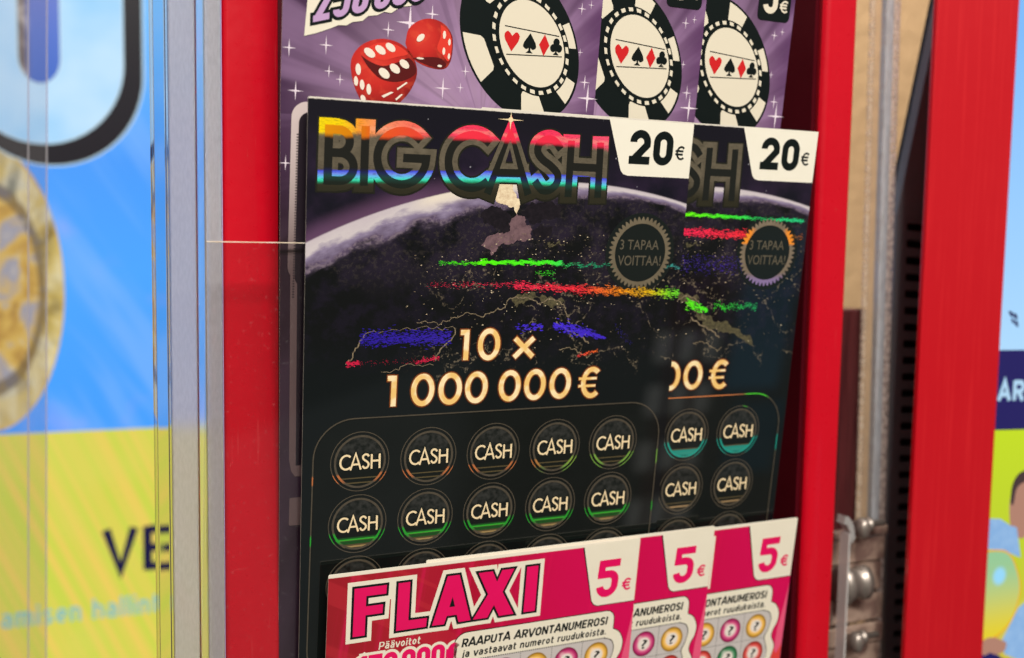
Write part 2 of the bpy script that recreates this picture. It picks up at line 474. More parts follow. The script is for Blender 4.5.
def foil_title(variant):
    """hot-stamped rainbow foil: warm at the top, bare olive in the middle, blue to green low down"""
    g = G('title_foil_' + variant)
    n = g.noise(0.25, 3); fine = g.noise(3.0, 2)
    olive = g.mix(g.y.ss(-19, -29), g.mix(n, (0.07, 0.060, 0.040), (0.20, 0.17, 0.12)), (0.026, 0.025, 0.013))
    if variant == 'bright':  # diffraction rainbow painted as fixed bands of colour
        warm = g.ramp(g.x / 110.0, [(0.0, (1.0, 0.80, 0.0)), (0.10, (1.0, 0.72, 0.0)), (0.155, (1.0, 0.35, 0.03)), (0.22, (1.0, 0.32, 0.16)), (0.33, (1.0, 0.16, 0.12)), (0.42, (1.0, 0.06, 0.14)), (0.7, (1.0, 0.02, 0.10)), (1.0, (1.0, 0.10, 0.20))])
        vr = (g.x - 60.0).abs() * -0.02 - 10.0
        d = g.y - vr + (n - 0.5) * 2.2 + (fine - 0.5) * 1.2
        hot = d.ss(-1.0, 0.9)
        # a paler core inside the red
        warm = g.mix(((d - 2.0).abs().ss(1.2, 0.2)) * 0.3 * g.x.ss(14, 24), warm, (1.0, 0.55, 0.40))
        off = (g.x - 72.0).abs() * -0.036 - 19.2 - g.x.ss(80, 108) * 1.0
        t = (off - 0.9 - g.y) / 5.0 + (n - 0.5) * 0.12 + g.x.ss(82, 100) * 0.25
        cold = g.ramp(t, [(0.0, (0.01, 0.015, 0.5)), (0.10, (0.05, 0.08, 0.95)), (0.30, (0.18, 0.30, 1.0)), (0.5, (0.12, 0.62, 1.0)), (0.68, (0.05, 0.85, 0.55)), (0.85, (0.01, 0.25, 0.12)), (1.0, (0.02, 0.03, 0.02))])
        k = t.ss(0.0, 0.14) * t.ss(1.02, 0.8)
        c = g.mix(k, olive, cold)
        c = g.mix(hot, c, warm)
    else:
        c = olive
    grit_ = g.noise(1.0, 4, g.xyz(g.x * 0.5, g.y * 2.2, 0.0), rough=0.75)
    c = g.mix(grit_.ss(0.50, 0.34) * 0.45, c, (0.03, 0.025, 0.02))
    return g.bsdf(c, 0.32, metal=0.15, coat=0.4, bump=fine, bstr=0.15, bdist=0.00005)


def ink_title(variant):
    g = G('title_ink_' + variant)
    n = g.noise(0.3, 2)
    if variant == 'bright':
        warm = g.ramp(g.x / 110.0, [(0.0, (0.75, 0.30, 0.0)), (0.15, (0.62, 0.20, 0.0)), (0.2, (0.75, 0.10, 0.01)), (0.33, (0.75, 0.06, 0.03)), (0.45, (0.85, 0.03, 0.06)), (1.0, (0.8, 0.02, 0.07))])
        hot = (g.y + 10.6 + (g.x.ss(50, 20)) * 1.2 + (n - 0.5)).ss(-0.9, 0.9)  # rainbow shine of the foil put into the ink colour
        t = (g.y * -1.0 - 21.5) / 5.0
        cold = g.ramp(t, [(0.0, (0.004, 0.005, 0.03)), (0.3, (0.01, 0.015, 0.08)), (0.6, (0.01, 0.05, 0.04)), (1.0, (0.008, 0.014, 0.01))])
        c = g.mix(hot, g.mix(t.ss(0.0, 0.3), (0.010, 0.011, 0.009), cold), warm)
    else:
        c = (0.010, 0.012, 0.010)
    return g.bsdf(c, 0.3, coat=0.3)


def big_cash_print(variant):
    g = G('big_cash_print_' + variant)
    x, y = g.x, g.y
    R0 = 205.0
    dx = x - 95.0; dy = y + 228.4
    rad = (dx * dx + dy * dy).sqrt()
    d = rad - R0                                        # >0 in space, <0 on the planet
    n1 = g.noise(0.045, 5, rough=0.6); n2 = g.noise(0.12, 6, rough=0.65); n3 = g.noise(0.6, 4, rough=0.7)
    fine = g.noise(2.2, 3, rough=0.8)
    # space above the limb
    space = g.mix(n1.ss(0.35, 0.7), srgb(14, 16, 28), srgb(40, 30, 52))
    space = g.mix(g.y.ss(-24, -4), space, srgb(20, 20, 30))
    star = g.voro(0.16).ss(0.06, 0.03)
    space = g.mix(star * 0.5, space, srgb(190, 190, 200))
    glow = d.ss(7.0, 0.0) * x.ss(85, 30)
    space = g.mix(glow * 0.55, space, srgb(120, 84, 122))
    # planet
    land = g.mix(n2.ss(0.45, 0.62), srgb(8, 13, 15), srgb(19, 18, 30))
    land = g.mix(y.ss(-72, -96), land, srgb(9, 18, 20))
    pv = (n1.ss(0.44, 0.58)) * y.ss(-70, -46)
    land = g.mix(pv * 0.5, land, srgb(46, 38, 58))
    land = g.mix((n3.ss(0.5, 0.62) * n1.ss(0.40, 0.52) * y.ss(-66, -52)) * 0.22, land, srgb(84, 78, 66))
    # lit rim, wide on the left and under the title, thin to the right
    wid = x.ss(150, 30) * 6.6 + 3.2
    q = d / wid * -1.0
    q2 = q + (g.noise(0.10, 5, g.xyz(x * 0.8 + y * 0.6, rad * 2.2, 0.0)) - 0.5) * 1.1
    rim = g.ramp(q2, [(0.0, srgb(206, 196, 204)), (0.3, srgb(214, 206, 210)), (0.52, srgb(146, 134, 164)), (0.78, srgb(92, 78, 104)), (1.0, srgb(60, 52, 66))])
    rim = g.mix((q2.ss(0.66, 0.82) * q2.ss(1.05, 0.88) * n3.ss(0.42, 0.6)) * 0.35, rim, srgb(176, 160, 170))
    rim = g.mix(x.band(45, 72, 12.0) * q.ss(0.5, 0.1), rim, srgb(238, 228, 214))
    rim = g.mix(fine * 0.2, rim, srgb(70, 60, 100))
    planet = g.mix(q2.ss(0.85, 1.15), rim, land)
    c = g.mix(d.ss(0.35, -0.35), space, planet)
    # bronze towns and coast lines
    tn = (n3.ss(0.56, 0.70)) * (n2.ss(0.5, 0.62)) * y.band(-90, -42, 6.0) * x.ss(26, 52)
    c = g.mix(tn * 0.4, c, srgb(86, 80, 60))
    coast = (g.noise(0.035, 6, rough=0.58) - 0.5).abs().ss(0.010, 0.002) * y.band(-93, -56, 3.0) * n3.ss(0.46, 0.60) * x.ss(34, 60)
    c = g.mix(coast * 0.75, c, srgb(130, 118, 98))
    sp = fine.ss(0.66, 0.76) * y.band(-95, -40, 5.0) * x.ss(30, 50)
    c = g.mix(sp * 0.6, c, srgb(150, 140, 150))
    # cut edge left white along the top
    c = g.mix((y + n3 * 0.5).ss(-0.42, -0.18), c, srgb(222, 216, 205))
    rough = 0.24
    return g.bsdf(c, rough, coat=1.0, coat_rough=0.012, spec=0.2, bump=g.noise(0.02, 2), bstr=0.3, bdist=0.0006)


def foil_ring(variant):
    """bronze foil rings with coloured glints low on each ring"""
    g = G('ring_foil_' + variant)
    n = g.noise(0.4, 2); y = g.y
    c = g.mix(n, (0.075, 0.062, 0.045), (0.13, 0.11, 0.08))
    side = ((g.x - 21.9 + 12.6) / 25.2).frac() - 0.5
    if variant == 'bright':  # hologram glints painted into the ring colour
        prog = g.x.ss(20, 135)
        c = g.mix(y.band(-129.2, -127.0, 0.9) * side.abs().ss(0.16, 0.28) * prog.ss(0.98, 0.75), c, (0.60, 0.20, 0.07))
        c = g.mix(y.band(-131.6, -126.8, 0.9) * side.abs().ss(0.1, 0.2) * prog.ss(0.6, 0.85) * 0.8, c, (0.25, 0.55, 0.08))
        c = g.mix(y.band(-151.0, -148.8, 1.4), c, (0.03, 0.42, 0.04))
    else:
        c = g.mix(y.band(-131.0, -125.5, 1.2), c, (0.02, 0.42, 0.34))
        c = g.mix(g.y.ss(-108.5, -107.0) * g.x.ss(132, 112), c, (0.75, 0.25, 0.08))
        c = g.mix(g.y.band(-111.5, -106.5, 0.8) * g.x.band(126, 134, 3.0), c, (0.10, 0.85, 0.05))
    return g.bsdf(c, 0.3, metal=0.3, coat=0.3)


def spot_face(variant):
    g = G('spot_face_' + variant)
    row = ((g.y + 122.2 + 11.4) / 22.85).frac()             # 0 bottom .. 1 top of each spot
    n = g.noise(0.5, 4)
    c = g.mix((row - 0.30).ss(0.0, 0.5) * n.ss(0.3, 0.7), (0.004, 0.007, 0.006), (0.032, 0.034, 0.032))
    lines_ = (row * 13.0).frac().ss(0.35, 0.15) * row.band(0.16, 0.24, 0.02)
    c = g.mix(lines_ * 0.6, c, (0.16, 0.12, 0.05))
    if variant == 'bright':  # hologram glints painted across the spots as coloured bands
        k = g.y.band(-152.3, -150.0, 0.3) * ((g.y * 1.6).frac().ss(0.15, 0.5) * 0.5 + 0.5)
        c = g.mix(k * 0.5, c, (0.015, 0.15, 0.02))
        c = g.mix(g.y.band(-150.9, -150.6, 0.2) * 0.8, c, (0.03, 0.45, 0.03))
        c = g.mix(g.y.band(-153.6, -153.1, 0.15), c, (0.32, 0.22, 0.09))
    else:
        k = g.y.band(-130.6, -128.6, 0.4)
        c = g.mix(k * 0.75, c, (0.02, 0.34, 0.28))
        c = g.mix(g.y.band(-152.9, -152.3, 0.15), c, (0.30, 0.20, 0.10))
    return g.bsdf(c, 0.3, coat=0.3)


gold = G('gold_print')
gt = gold.x * 0.0 + gold.noise(0.16, 2).ss(0.42, 0.6)
gold = gold.bsdf(gold.mix(gt, srgb(240, 198, 120), srgb(250, 230, 184)), 0.35, coat=0.3)
gold_edge = G('gold_outline').bsdf(srgb(120, 58, 16), 0.4)
gilt = G('pale_gold_lettering').bsdf(srgb(240, 218, 176), 0.35, coat=0.3)
seal_foil = G('seal_foil')
sf = seal_foil
seal_foil = sf.bsdf(sf.mix(sf.noise(0.2, 2), (0.15, 0.12, 0.075), (0.26, 0.22, 0.15)), 0.35, metal=0.3, coat=0.3)
sg = G('seal_foil_glinting')
sc = sg.mix(sg.noise(0.2, 2), (0.17, 0.13, 0.09), (0.30, 0.24, 0.17))
sc = sg.mix(sg.y.band(-44.5, -39.5, 1.2) * (sg.x - 127.0).abs().ss(6.0, 9.5), sc, (1.0, 0.33, 0.03))  # orange and violet glints painted into the foil colour
sc = sg.mix(sg.y.ss(-56, -60), sc, (0.28, 0.20, 0.42))
seal_glint = sg.bsdf(sc, 0.35, metal=0.2, coat=0.3)
seal_dark = G('seal_centre').bsdf((0.008, 0.012, 0.011), 0.3, coat=0.2, spec=0.35)
seal_text = G('seal_print').bsdf(srgb(92, 86, 72), 0.4)
panel_ink = G('panel_ink'); panel_ink = panel_ink.bsdf(panel_ink.mix(panel_ink.noise(0.05, 4), (0.0015, 0.0040, 0.0038), (0.006, 0.009, 0.0085)), 0.22, coat=1.0, spec=0.2)


def rough(poly, amp=0.35, levels=3, closed=True, seed=1):
    """ragged outline by midpoint displacement"""
    rnd = random.Random(seed); p = list(poly)
    for l in range(levels):
        q = []; n = len(p)
        for i in range(n if closed else n - 1):
            a, b = p[i], p[(i + 1) % n]; d = math.dist(a, b)
            k = rnd.uniform(-1, 1) * amp * min(d, 4.0) * 0.5
            nx, ny = (b[1] - a[1]) / max(d, 1e-6), -(b[0] - a[0]) / max(d, 1e-6)
            q += [a, ((a[0] + b[0]) / 2 + nx * k, (a[1] + b[1]) / 2 + ny * k)]
        if not closed: q.append(p[-1])
        p = q
    return p
def flecks(mb, n, fx, fy, lx, ly, z, mi=0, seed=1, tilt=0.0):
    """broken glints: n slivers; fx() gives x, fy(x) gives (centre, spread, size)"""
    rnd = random.Random(seed)
    for i in range(int(n * 0.85)):
        x = fx(rnd); c, sp, sz = fy(x)
        if sz <= 0.02: continue
        y = c + rnd.gauss(0, 1) * sp
        a = lx * sz * rnd.uniform(0.25, 1.2); b = ly * 0.72 * sz * rnd.uniform(0.4, 1.2)
        zz = z + 0.02 * rnd.random(); t = tilt + rnd.uniform(-0.25, 0.25)
        pts = [(-a, rnd.uniform(-.4, .2) * b), (-a * rnd.uniform(.1, .6), b), (a * rnd.uniform(.1, .6), b * rnd.uniform(.3, 1)), (a, rnd.uniform(-.3, .4) * b), (a * rnd.uniform(-.3, .4), -b)]
        mb.face([(x + q[0], y + q[1] + q[0] * t, zz) for q in pts][::-1], mi)
def printed(name, col, scale=0.5, amt=0.5, dark=None):
    g = G(name); n = g.noise(scale, 5, rough=0.75)
    return g.bsdf(g.mix(n.ss(0.35, 0.7) * amt, col, dark or tuple(v * 0.35 for v in col)), 0.3, coat=0.25, spec=0.35)
EARTH = [printed('land_mauve', srgb(122, 96, 102), 0.35, 0.7, srgb(66, 50, 60)), printed('land_dark', srgb(20, 18, 24), 0.4, 0.6, srgb(40, 34, 42)),
         printed('land_cream', srgb(240, 224, 190), 0.5, 0.6, srgb(176, 140, 110)), printed('land_olive', srgb(98, 92, 66), 0.8, 0.9, srgb(24, 24, 26)), printed('coast_bronze', srgb(150, 134, 108), 0.9, 0.9, srgb(50, 44, 40))]
def earth_details(root, variant):
    m = MB()
    m.flat([rough([(63.6, -44.8), (68.4, -41.8), (72.6, -40.8), (72.8, -37.4), (75.0, -35.2), (77.4, -36.0), (79.0, -39.0), (81.6, -40.7), (81.8, -44.1), (76.6, -44.6), (72.0, -46.0), (68.4, -47.8), (66.2, -49.9), (65.2, -47.8), (62.3, -46.5)], 0.5, 3, True, 3)], 0.2 * LAY, 0)
    m.flat([rough([(61.2, -36.4), (64.6, -33.0), (69.7, -34.1), (73.2, -36.1), (72.0, -38.7), (73.0, -40.8), (70.3, -42.2), (67.0, -40.5), (63.2, -38.9)], 0.5, 3, True, 4), rough([(76.8, -34.3), (80.3, -30.8), (87.9, -30.2), (93.9, -32.1), (92.3, -35.7), (89.4, -36.6), (84.7, -38.0), (79.9, -37.7)], 0.5, 3, True, 5), rough([(81.6, -40.7), (84.7, -38.4), (89.7, -39.2), (89.0, -42.7), (84.2, -43.7)], 0.5, 3, True, 6)], 0.4 * LAY, 1)
    m.flat([rough([(66.4, -30.0), (67.3, -25.3), (72.8, -25.1), (74.6, -29.7), (76.7, -31.4), (75.0, -35.2), (73.4, -32.7), (70.5, -32.0), (68.2, -31.6)], 0.4, 3, True, 7)], 0.6 * LAY, 2)
    for k, pl in enumerate(([(64.1, -52.9), (69.6, -50.8), (76.0, -49.0), (75.3, -51.6), (70.7, -53.3)], [(75.4, -65.6), (82.0, -64.2), (90.9, -64.6), (97.0, -66.7), (94.1, -68.0), (87.1, -66.6), (80.4, -67.4), (77.6, -68.6)], [(58, -47.5), (63, -46.2), (66, -48.0), (61, -49.6)], [(88, -45.0), (93, -44.2), (95, -46.2), (90, -46.8)], [(70, -55.4), (74, -54.6), (76, -56.6), (72, -58)])):
        m.flat([rough(pl, 0.8, 3, True, 20 + k)], 0.25 * LAY, 3)
    for k, (ln, w_) in enumerate((([(63.6, -71.6), (69.1, -69.9), (73.6, -67.3), (77.2, -64.7), (84.1, -66.1), (91.9, -65.7), (95.0, -66.7), (97.3, -70.3), (99.7, -74.9)], 0.34), ([(94.0, -74.0), (99, -77.5), (102.9, -79.4), (108.3, -82.7)], 0.5), ([(22.0, -77.0), (18.6, -82.0), (15.4, -87.4)], 0.42), ([(54.4, -76.0), (51.0, -81.5), (47.8, -87.2)], 0.42), ([(22, -76.9), (34, -76.2), (45, -75.6), (54.4, -75.8)], 0.18), ([(40, -73.5), (48, -74.6), (56, -71.5), (63.6, -71.6)], 0.22), ([(28, -90.5), (36, -88.6), (47, -88.8)], 0.2), ([(104, -86.0), (108, -88.2), (110, -86.6)], 0.3), ([(96, -84.6), (100, -83.9), (104, -86.4)], 0.3))):
        m.flat(stroke(rough(ln, 0.5, 3, False, 40 + k), w_), 0.7 * LAY, 4)
    if variant != 'bright':
        m.flat([rough([(95, -70.6), (100, -73.0), (108, -76.4), (116, -79.0), (124, -83.0), (125.4, -86.4), (118, -83.0), (110, -80.8), (101, -78.6), (97, -75.0)], 0.6, 3, True, 60)], 0.3 * LAY, 3)
    # towns: grains of light
    rnd = random.Random(5)
    for k in range(520):
        x = rnd.uniform(36, 144); y = -42 - abs(rnd.gauss(0, 1)) * 22
        if y < -92 or (x < 58 and y > -50): continue
        r = rnd.uniform(0.05, 0.2); zz = 0.72 * LAY + rnd.random() * 0.01
        m.face([(x - r * rnd.uniform(1, 3), y, zz), (x, y - r, zz), (x + r * rnd.uniform(1, 3), y, zz), (x, y + r, zz)], 4 if rnd.random() < 0.7 else 2)
    m.build('printed_earth', EARTH, root)
def glint_ink(name, stops, x0=40.0, x1=150.0, sat=1.0):
    g = G(name); n = g.noise(1.6, 3, rough=0.8)
    c = g.ramp((g.x - x0) / (x1 - x0) + (n - 0.5) * 0.12, stops)
    c = g.mix(n.ss(0.5, 0.3) * 0.5, c, (0.01, 0.01, 0.012))
    return g.bsdf(c, 0.3, coat=0.3)
GLN = {
 'bright': [glint_ink('green_glints', [(0.0, (0.02, 0.5, 0.02)), (0.2, (0.10, 1.0, 0.0)), (0.45, (0.06, 0.95, 0.02)), (0.55, (0.02, 0.5, 0.2)), (0.85, (0.02, 0.42, 0.32)), (1.0, (0.10, 0.45, 0.5))]),
            glint_ink('red_glints', [(0.0, (0.6, 0.01, 0.06)), (0.3, (1.0, 0.03, 0.10)), (0.58, (1.0, 0.03, 0.05)), (0.7, (1.0, 0.25, 0.01)), (0.84, (0.95, 0.60, 0.01)), (0.92, (0.25, 0.9, 0.02)), (1.0, (0.12, 0.8, 0.05))]),
            glint_ink('blue_glints', [(0.0, (0.02, 0.008, 0.34)), (0.4, (0.035, 0.015, 0.42)), (0.8, (0.06, 0.025, 0.8)), (1.0, (0.05, 0.02, 0.6))], 15, 110)],
 'dull': [glint_ink('green_glints_rear', [(0.0, (0.15, 1.0, 0.0)), (0.35, (0.05, 0.9, 0.03)), (0.6, (0.02, 0.6, 0.15)), (1.0, (0.02, 0.6, 0.25))], 86, 146),
          glint_ink('red_glints_rear', [(0.0, (1.0, 0.02, 0.10)), (0.5, (1.0, 0.03, 0.05)), (0.66, (1.0, 0.22, 0.01)), (0.85, (1.0, 0.40, 0.01)), (1.0, (0.7, 0.12, 0.02))], 86, 146),
          glint_ink('blue_glints_rear', [(0.0, (0.05, 0.015, 0.40)), (1.0, (0.08, 0.02, 0.5))], 86, 146)]}
def foil_glints(root, variant):
    m = MB(); z = 0.85 * LAY  # diffraction glints of the foil painted as coloured slivers
    U = lambda a, b: (lambda r: r.uniform(a, b))
    if variant == 'bright':
        flecks(m, 900, U(62, 94), lambda x: (-52.4 + 0.25 * math.sin(x * .8), 0.30 + 0.12 * math.sin(x * 1.7), 1.0), 1.1, 0.20, z, 0, 1)
        flecks(m, 160, U(47, 63), lambda x: (-52.7, 0.35, 0.8), 0.8, 0.15, z, 0, 2)
        flecks(m, 420, U(92, 145), lambda x: (-53.0 - (x - 92) * .012 + 0.5 * math.sin(x * .9), 0.40, 0.75), 0.9, 0.13, z, 0, 3, 0.1)
        flecks(m, 90, U(84, 92), lambda x: (-56.4, 0.8, 0.6), 0.6, 0.15, z, 0, 31)
        flecks(m, 260, U(43, 78), lambda x: (-60.3, 0.55, 0.55 + (x - 43) * .008), 0.7, 0.14, z, 1, 4)
        flecks(m, 1500, U(76, 146), lambda x: (-60.9 - (x - 76) * 0.045, 0.75 + 0.2 * math.sin(x * .5), 0.9), 0.8, 0.17, z, 1, 5, -0.03)
        flecks(m, 500, U(100, 146), lambda x: (-62.6 - (x - 100) * 0.030, 1.0, 0.6), 0.45, 0.15, z, 1, 6)
        # blue field between the slanting lines
        rnd = random.Random(9)
        def fb(x): return (-78.9, 1.35, 0.9)
        flecks(m, 1100, U(20.0, 53.0), fb, 0.8, 0.26, z, 2, 7)
        flecks(m, 70, U(78, 88.5), lambda x: (-76.0, 0.8, 1.0), 0.8, 0.3, z, 2, 8)
        flecks(m, 420, U(93, 115), lambda x: (-75.2 - (x - 93) * 0.25, 1.3 * (1 - abs(x - 101) / 16), 1.0), 0.9, 0.3, z, 2, 10, -0.2)
        flecks(m, 60, U(119, 127), lambda x: (-76.0 - (x - 119) * 0.9, 1.0, 0.35), 0.4, 0.3, z, 2, 11)
        flecks(m, 60, U(16.0, 20.0), lambda x: (-87.2, 0.5, 1.1), 0.6, 0.3, z, 1, 12)
        flecks(m, 90, U(20, 42), lambda x: (-87.2, 0.6, 0.45), 0.5, 0.2, z, 1, 13)
        flecks(m, 120, U(40.5, 49), lambda x: (-87.6 + (x - 40) * .16, 0.5, 0.9), 0.5, 0.25, z, 1, 14)
        flecks(m, 70, U(104, 112.5), lambda x: (-87.2 + (x - 104) * .2, 0.35, 0.9), 0.6, 0.2, z, 1, 15)
    else:
        flecks(m, 900, U(84, 143), lambda x: (-34.2 - (x - 86) * 0.022 + .2 * math.sin(x), 0.32, 1.0 if x < 116 or x > 128 else 0.6), 1.1, 0.2, z, 0, 21)
        flecks(m, 750, U(84, 117), lambda x: (-40.9 - (x - 86) * .02, 0.85, 1.0), 0.8, 0.2, z, 1, 22)
        flecks(m, 160, U(116, 144), lambda x: (-42.0, 0.7, 0.7), 0.7, 0.16, z, 1, 23)
        flecks(m, 520, U(84, 122), lambda x: (-53.2, 1.9, 0.7), 0.7, 0.16, z, 2, 24)
        flecks(m, 220, U(91, 101), lambda x: (-68.4 - (x - 91) * 0.3, 0.5 + (101 - x) * .06, 1.0), 0.8, 0.25, z, 0, 25, -0.3)
        flecks(m, 300, U(104, 125), lambda x: (-70.2 + 0.4 * math.sin(x * .9), 0.75, 0.75), 0.5, 0.22, z, 0, 26)
    m.build('foil_glints', GLN[variant], root)


def big_cash(dx, dy, off, variant, label):
    root = ticket_root('lottery_ticket', dx, dy, off)
    tag(root, label, 'lottery ticket', 'black tickets in the middle row')
    Wd, Hd = 145.2, 215.0
    c = MB(); c.prism([(0.5, 0), (0, -0.5), (1.5, -110), (2.9, -Hd), (Wd + 1.8, -Hd), (Wd, -0.5), (Wd - 0.4, 0)], -0.35, 0.0, 0, 1)
    c.build('card', [big_cash_print(variant), paper], root)
    earth_details(root, variant); foil_glints(root, variant)
    # title: dark halo, foil, ink
    allg = [s_ for gph in GL for s_ in gph]
    t = MB()
    t.flat(lines(allg, 2.3, 2.75, cap=2.9, limit=1.3), 1 * LAY, 2)
    t.flat(lines(allg, 2.3, 2.15, cap=2.45, limit=1.7), 2 * LAY, 0)
    t.flat(lines(allg, 2.75, 0.0, cap=0.3, limit=1.5), 3 * LAY, 1)
    # small star burst on the tip of the A
    t.flat([[(70.3 - 5, -3.0), (70.3, -3.3), (70.3 + 5, -3.0), (70.3, -2.7)], [(70.3, 0.0 - 0.3), (70.7, -3.0), (70.3, -6.5), (69.9, -3.0)], ell(70.3, -3.0, 0.9, 0.9, 16)], 4 * LAY, 3)
    t.build('title_lettering', [foil_title(variant), ink_title(variant), G('title_halo').bsdf((0.012, 0.013, 0.008), 0.3, coat=0.3), gilt], root)
    # price tab
    p = MB()
    p.flat([[(109.0, 0), (Wd, 0), (Wd, -20.1)] + [(118.5, -20.1), (116.6, -19.6), (115.4, -18.3), (114.9, -16.9)]], 1 * LAY, 0)
    pt = p.build('price_tab', [white_ink], root)
    d = MB()
    d.flat(lines(fig('2', 118.4, 127.2, -15.8, -3.4, 2.9), 2.9) + lines(fig('0', 128.5, 137.0, -15.8, -3.4, 2.9), 2.9), 2 * LAY, 0)
    d.flat(lines(euro(138.3, 142.4, -13.5, -8.3, 0.75), 0.75), 2 * LAY, 0)
    d.build('price_figures', [black], pt)
    # seal
    se = MB(); cx, cy = 127.0, -48.4
    teeth = []
    for i in range(44):
        a = 2 * PI * i / 44
        for k, rr in ((-0.5, 12.0), (-0.12, 13.5), (0.12, 13.5), (0.5, 12.0)):
            b = a + k * 2 * PI / 44; teeth.append((cx + rr * math.cos(b), cy + rr * 1.0 * math.sin(b)))
    se.flat([ell(cx, cy, 14.9, 14.9)], 1 * LAY, 1)
    se.flat([teeth], 2 * LAY, 0)
    se.flat([ell(cx, cy, 10.9, 10.9, 60)], 3 * LAY, 1)
    so = se.build('seal', [seal_foil if variant == 'bright' else seal_glint, seal_dark], root)
    st = MB(); text(st, '3 TAPAA', 118.0, 134.8, -47.2, 3.6, 4 * LAY, 0, 0.004); text(st, 'VOITTAA!', 117.6, 136.2, -53.2, 3.7, 4 * LAY, 0, 0.004)
    st.build('seal_lettering', [seal_text], so)
    # prize wording
    w = 2.1
    one = lambda x, y0, y1: [[(x, y0), (x, y1), (x - 2.4, y1 - 1.0)]]
    zer = lambda x0, x1, y0, y1: [['o'] + ell((x0 + x1) / 2, (y0 + y1) / 2, (x1 - x0) / 2 - w / 2, (y1 - y0) / 2 - w / 2, 28)]
    P = []
    P += [[(59.0, -87.4), (59.0, -76.4)], [(58.9, -77.3), (56.6, -77.3)]] + zer(63.3, 72.2, -87.9, -75.9)
    P += [[(77.9, -79.9), (85.4, -87.0)], [(85.4, -79.9), (77.9, -87.0)]]
    P += [[(32.9, -103.0), (32.9, -92.0)], [(32.8, -92.9), (30.5, -92.9)]]
    for a, b in ((39.1, 48.0), (49.3, 58.4), (59.4, 68.4), (72.5, 81.5), (82.7, 91.7), (93.1, 102.2)): P += zer(a, b, -103.6, -91.6)
    eu = euro(105.8, 114.8, -104.0, -91.6, w); P += eu[:1]
    pr = MB(); pr.flat(lines(P, w, 0.35) + lines(eu[1:], 0.95, 0.3), 1 * LAY, 1); pr.flat(lines(P, w - 0.2, 0.0) + lines(eu[1:], 0.95, 0.0), 2 * LAY, 0)
    pr.build('prize_lettering', [gold, gold_edge], root)
    # play area
    pa = MB(); rr_ = rrect(5.4, -205, 143.2, -106.6, 14, 10)
    pa.flat([rr_], 1 * LAY, 1)
    pa.flat(stroke(rr_, 0.45, 0, True), 2 * LAY, 0)
    pa.flat(stroke(rrect(5.9, -204.5, 142.7, -107.1, 13.5, 10), 0.18, 0, True), 2.5 * LAY, 1)
    ringm = foil_ring(variant); facem = spot_face(variant)
    po = pa.build('play_area', [ringm, panel_ink], root)
    small = [s_ for gph in GL[3:] for s_ in gph]
    for r in range(3):
        for q in range(5):
            sx, sy = 21.9 + 25.2 * q, -122.2 - 22.85 * r
            sp = MB()
            sp.flat(stroke(ell(sx, sy, 10.4, 10.7, 56), 0.32, 0, True), 2 * LAY, 0)
            sp.flat([ell(sx, sy, 9.4, 9.7, 56)], 3 * LAY, 1)
            sp.flat(stroke(ell(sx, sy, 8.9, 9.2, 56), 0.75, 0, True), 4 * LAY, 0)
            s_o = sp.build('scratch_spot', [ringm, facem], root)
            # lettering reads slightly larger than half the ring
            k = 15.2 / 63.0; g2 = mapped(small, (k, sx - 77.5 * k), (5.6 / 20.0, sy + 18.3 * 5.6 / 20.0 - 0.1))
            l = MB(); l.flat(lines(g2, 0.70, 0.42), 5 * LAY, 1); l.flat(lines(g2, 0.70, 0.0), 6 * LAY, 0)
            l.build('spot_lettering', [gilt, seal_dark], s_o)
    return root


big_cash(0, 0, 0, 'bright', 'front black ticket with a glowing rainbow BIG CASH title and a white 20 euro tab')
big_cash(59.6, 0.5, 1.0, 'dull', 'black 20 euro ticket half hidden behind the rainbow-titled one, its title a dull olive')


# ================================================================== purple casino tickets
def purple_print():
    g = G('purple_print'); x, y = g.x, g.y
    dx = x - 62.0; dy = y + 6.0
    ang = dy.atan2(dx); rad = (dx * dx + dy * dy).sqrt()
    ray = g.noise(1.0, 3, g.xyz(ang * 4.2, rad * 0.004, 0.0)); ray2 = g.noise(1.0, 2, g.xyz(ang * 9.0, 3.0, 0.0))
    soft = g.noise(0.05, 3)
    c = g.mix(rad.ss(78, 18), srgb(58, 30, 64), srgb(164, 134, 168))
    c = g.mix(x.ss(80, 112) * 0.85, c, srgb(98, 58, 108))
    c = g.mix(ray.ss(0.44, 0.58) * 0.42, c, srgb(170, 136, 180))
    c = g.mix(ray2.ss(0.5, 0.66) * 0.25, c, srgb(58, 36, 66))
    c = g.mix(soft.ss(0.4, 0.7) * 0.25, c, srgb(60, 34, 66))
    c = g.mix(y.ss(-4, -50) * 0.85, c, srgb(40, 26, 34))  # tray shade put into the print, darker towards the bottom
    return g.bsdf(c, 0.35, coat=0.35, bump=g.noise(0.02, 2), bstr=0.3, bdist=0.0006)
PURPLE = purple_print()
def die_red(name, cx, cy, r):
    g = G(name)
    d = ((g.x - cx + 3) * (g.x - cx + 3) + (g.y - cy - 2) * (g.y - cy - 2)).sqrt() / r
    c = g.ramp(d, [(0.0, srgb(214, 60, 48)), (0.45, srgb(196, 40, 34)), (0.85, srgb(150, 26, 24)), (1.0, srgb(120, 20, 18))])
    c = g.mix(g.noise(0.25, 3).ss(0.5, 0.65) * 0.3, c, srgb(226, 84, 56))
    return g.bsdf(c, 0.35, coat=0.3)
DIE1 = die_red('die_ink_large', 26.4, 10.0, 15.0); DIE2 = die_red('die_ink_small', 41.7, 19.7, 11.0)
die_dark = G('die_deep_red').bsdf(srgb(86, 14, 16), 0.35, coat=0.3)
die_mid = G('die_bright_red').bsdf(srgb(222, 58, 44), 0.35, coat=0.3)
ivory = G('ivory_ink').bsdf(srgb(226, 218, 198), 0.35, coat=0.3)
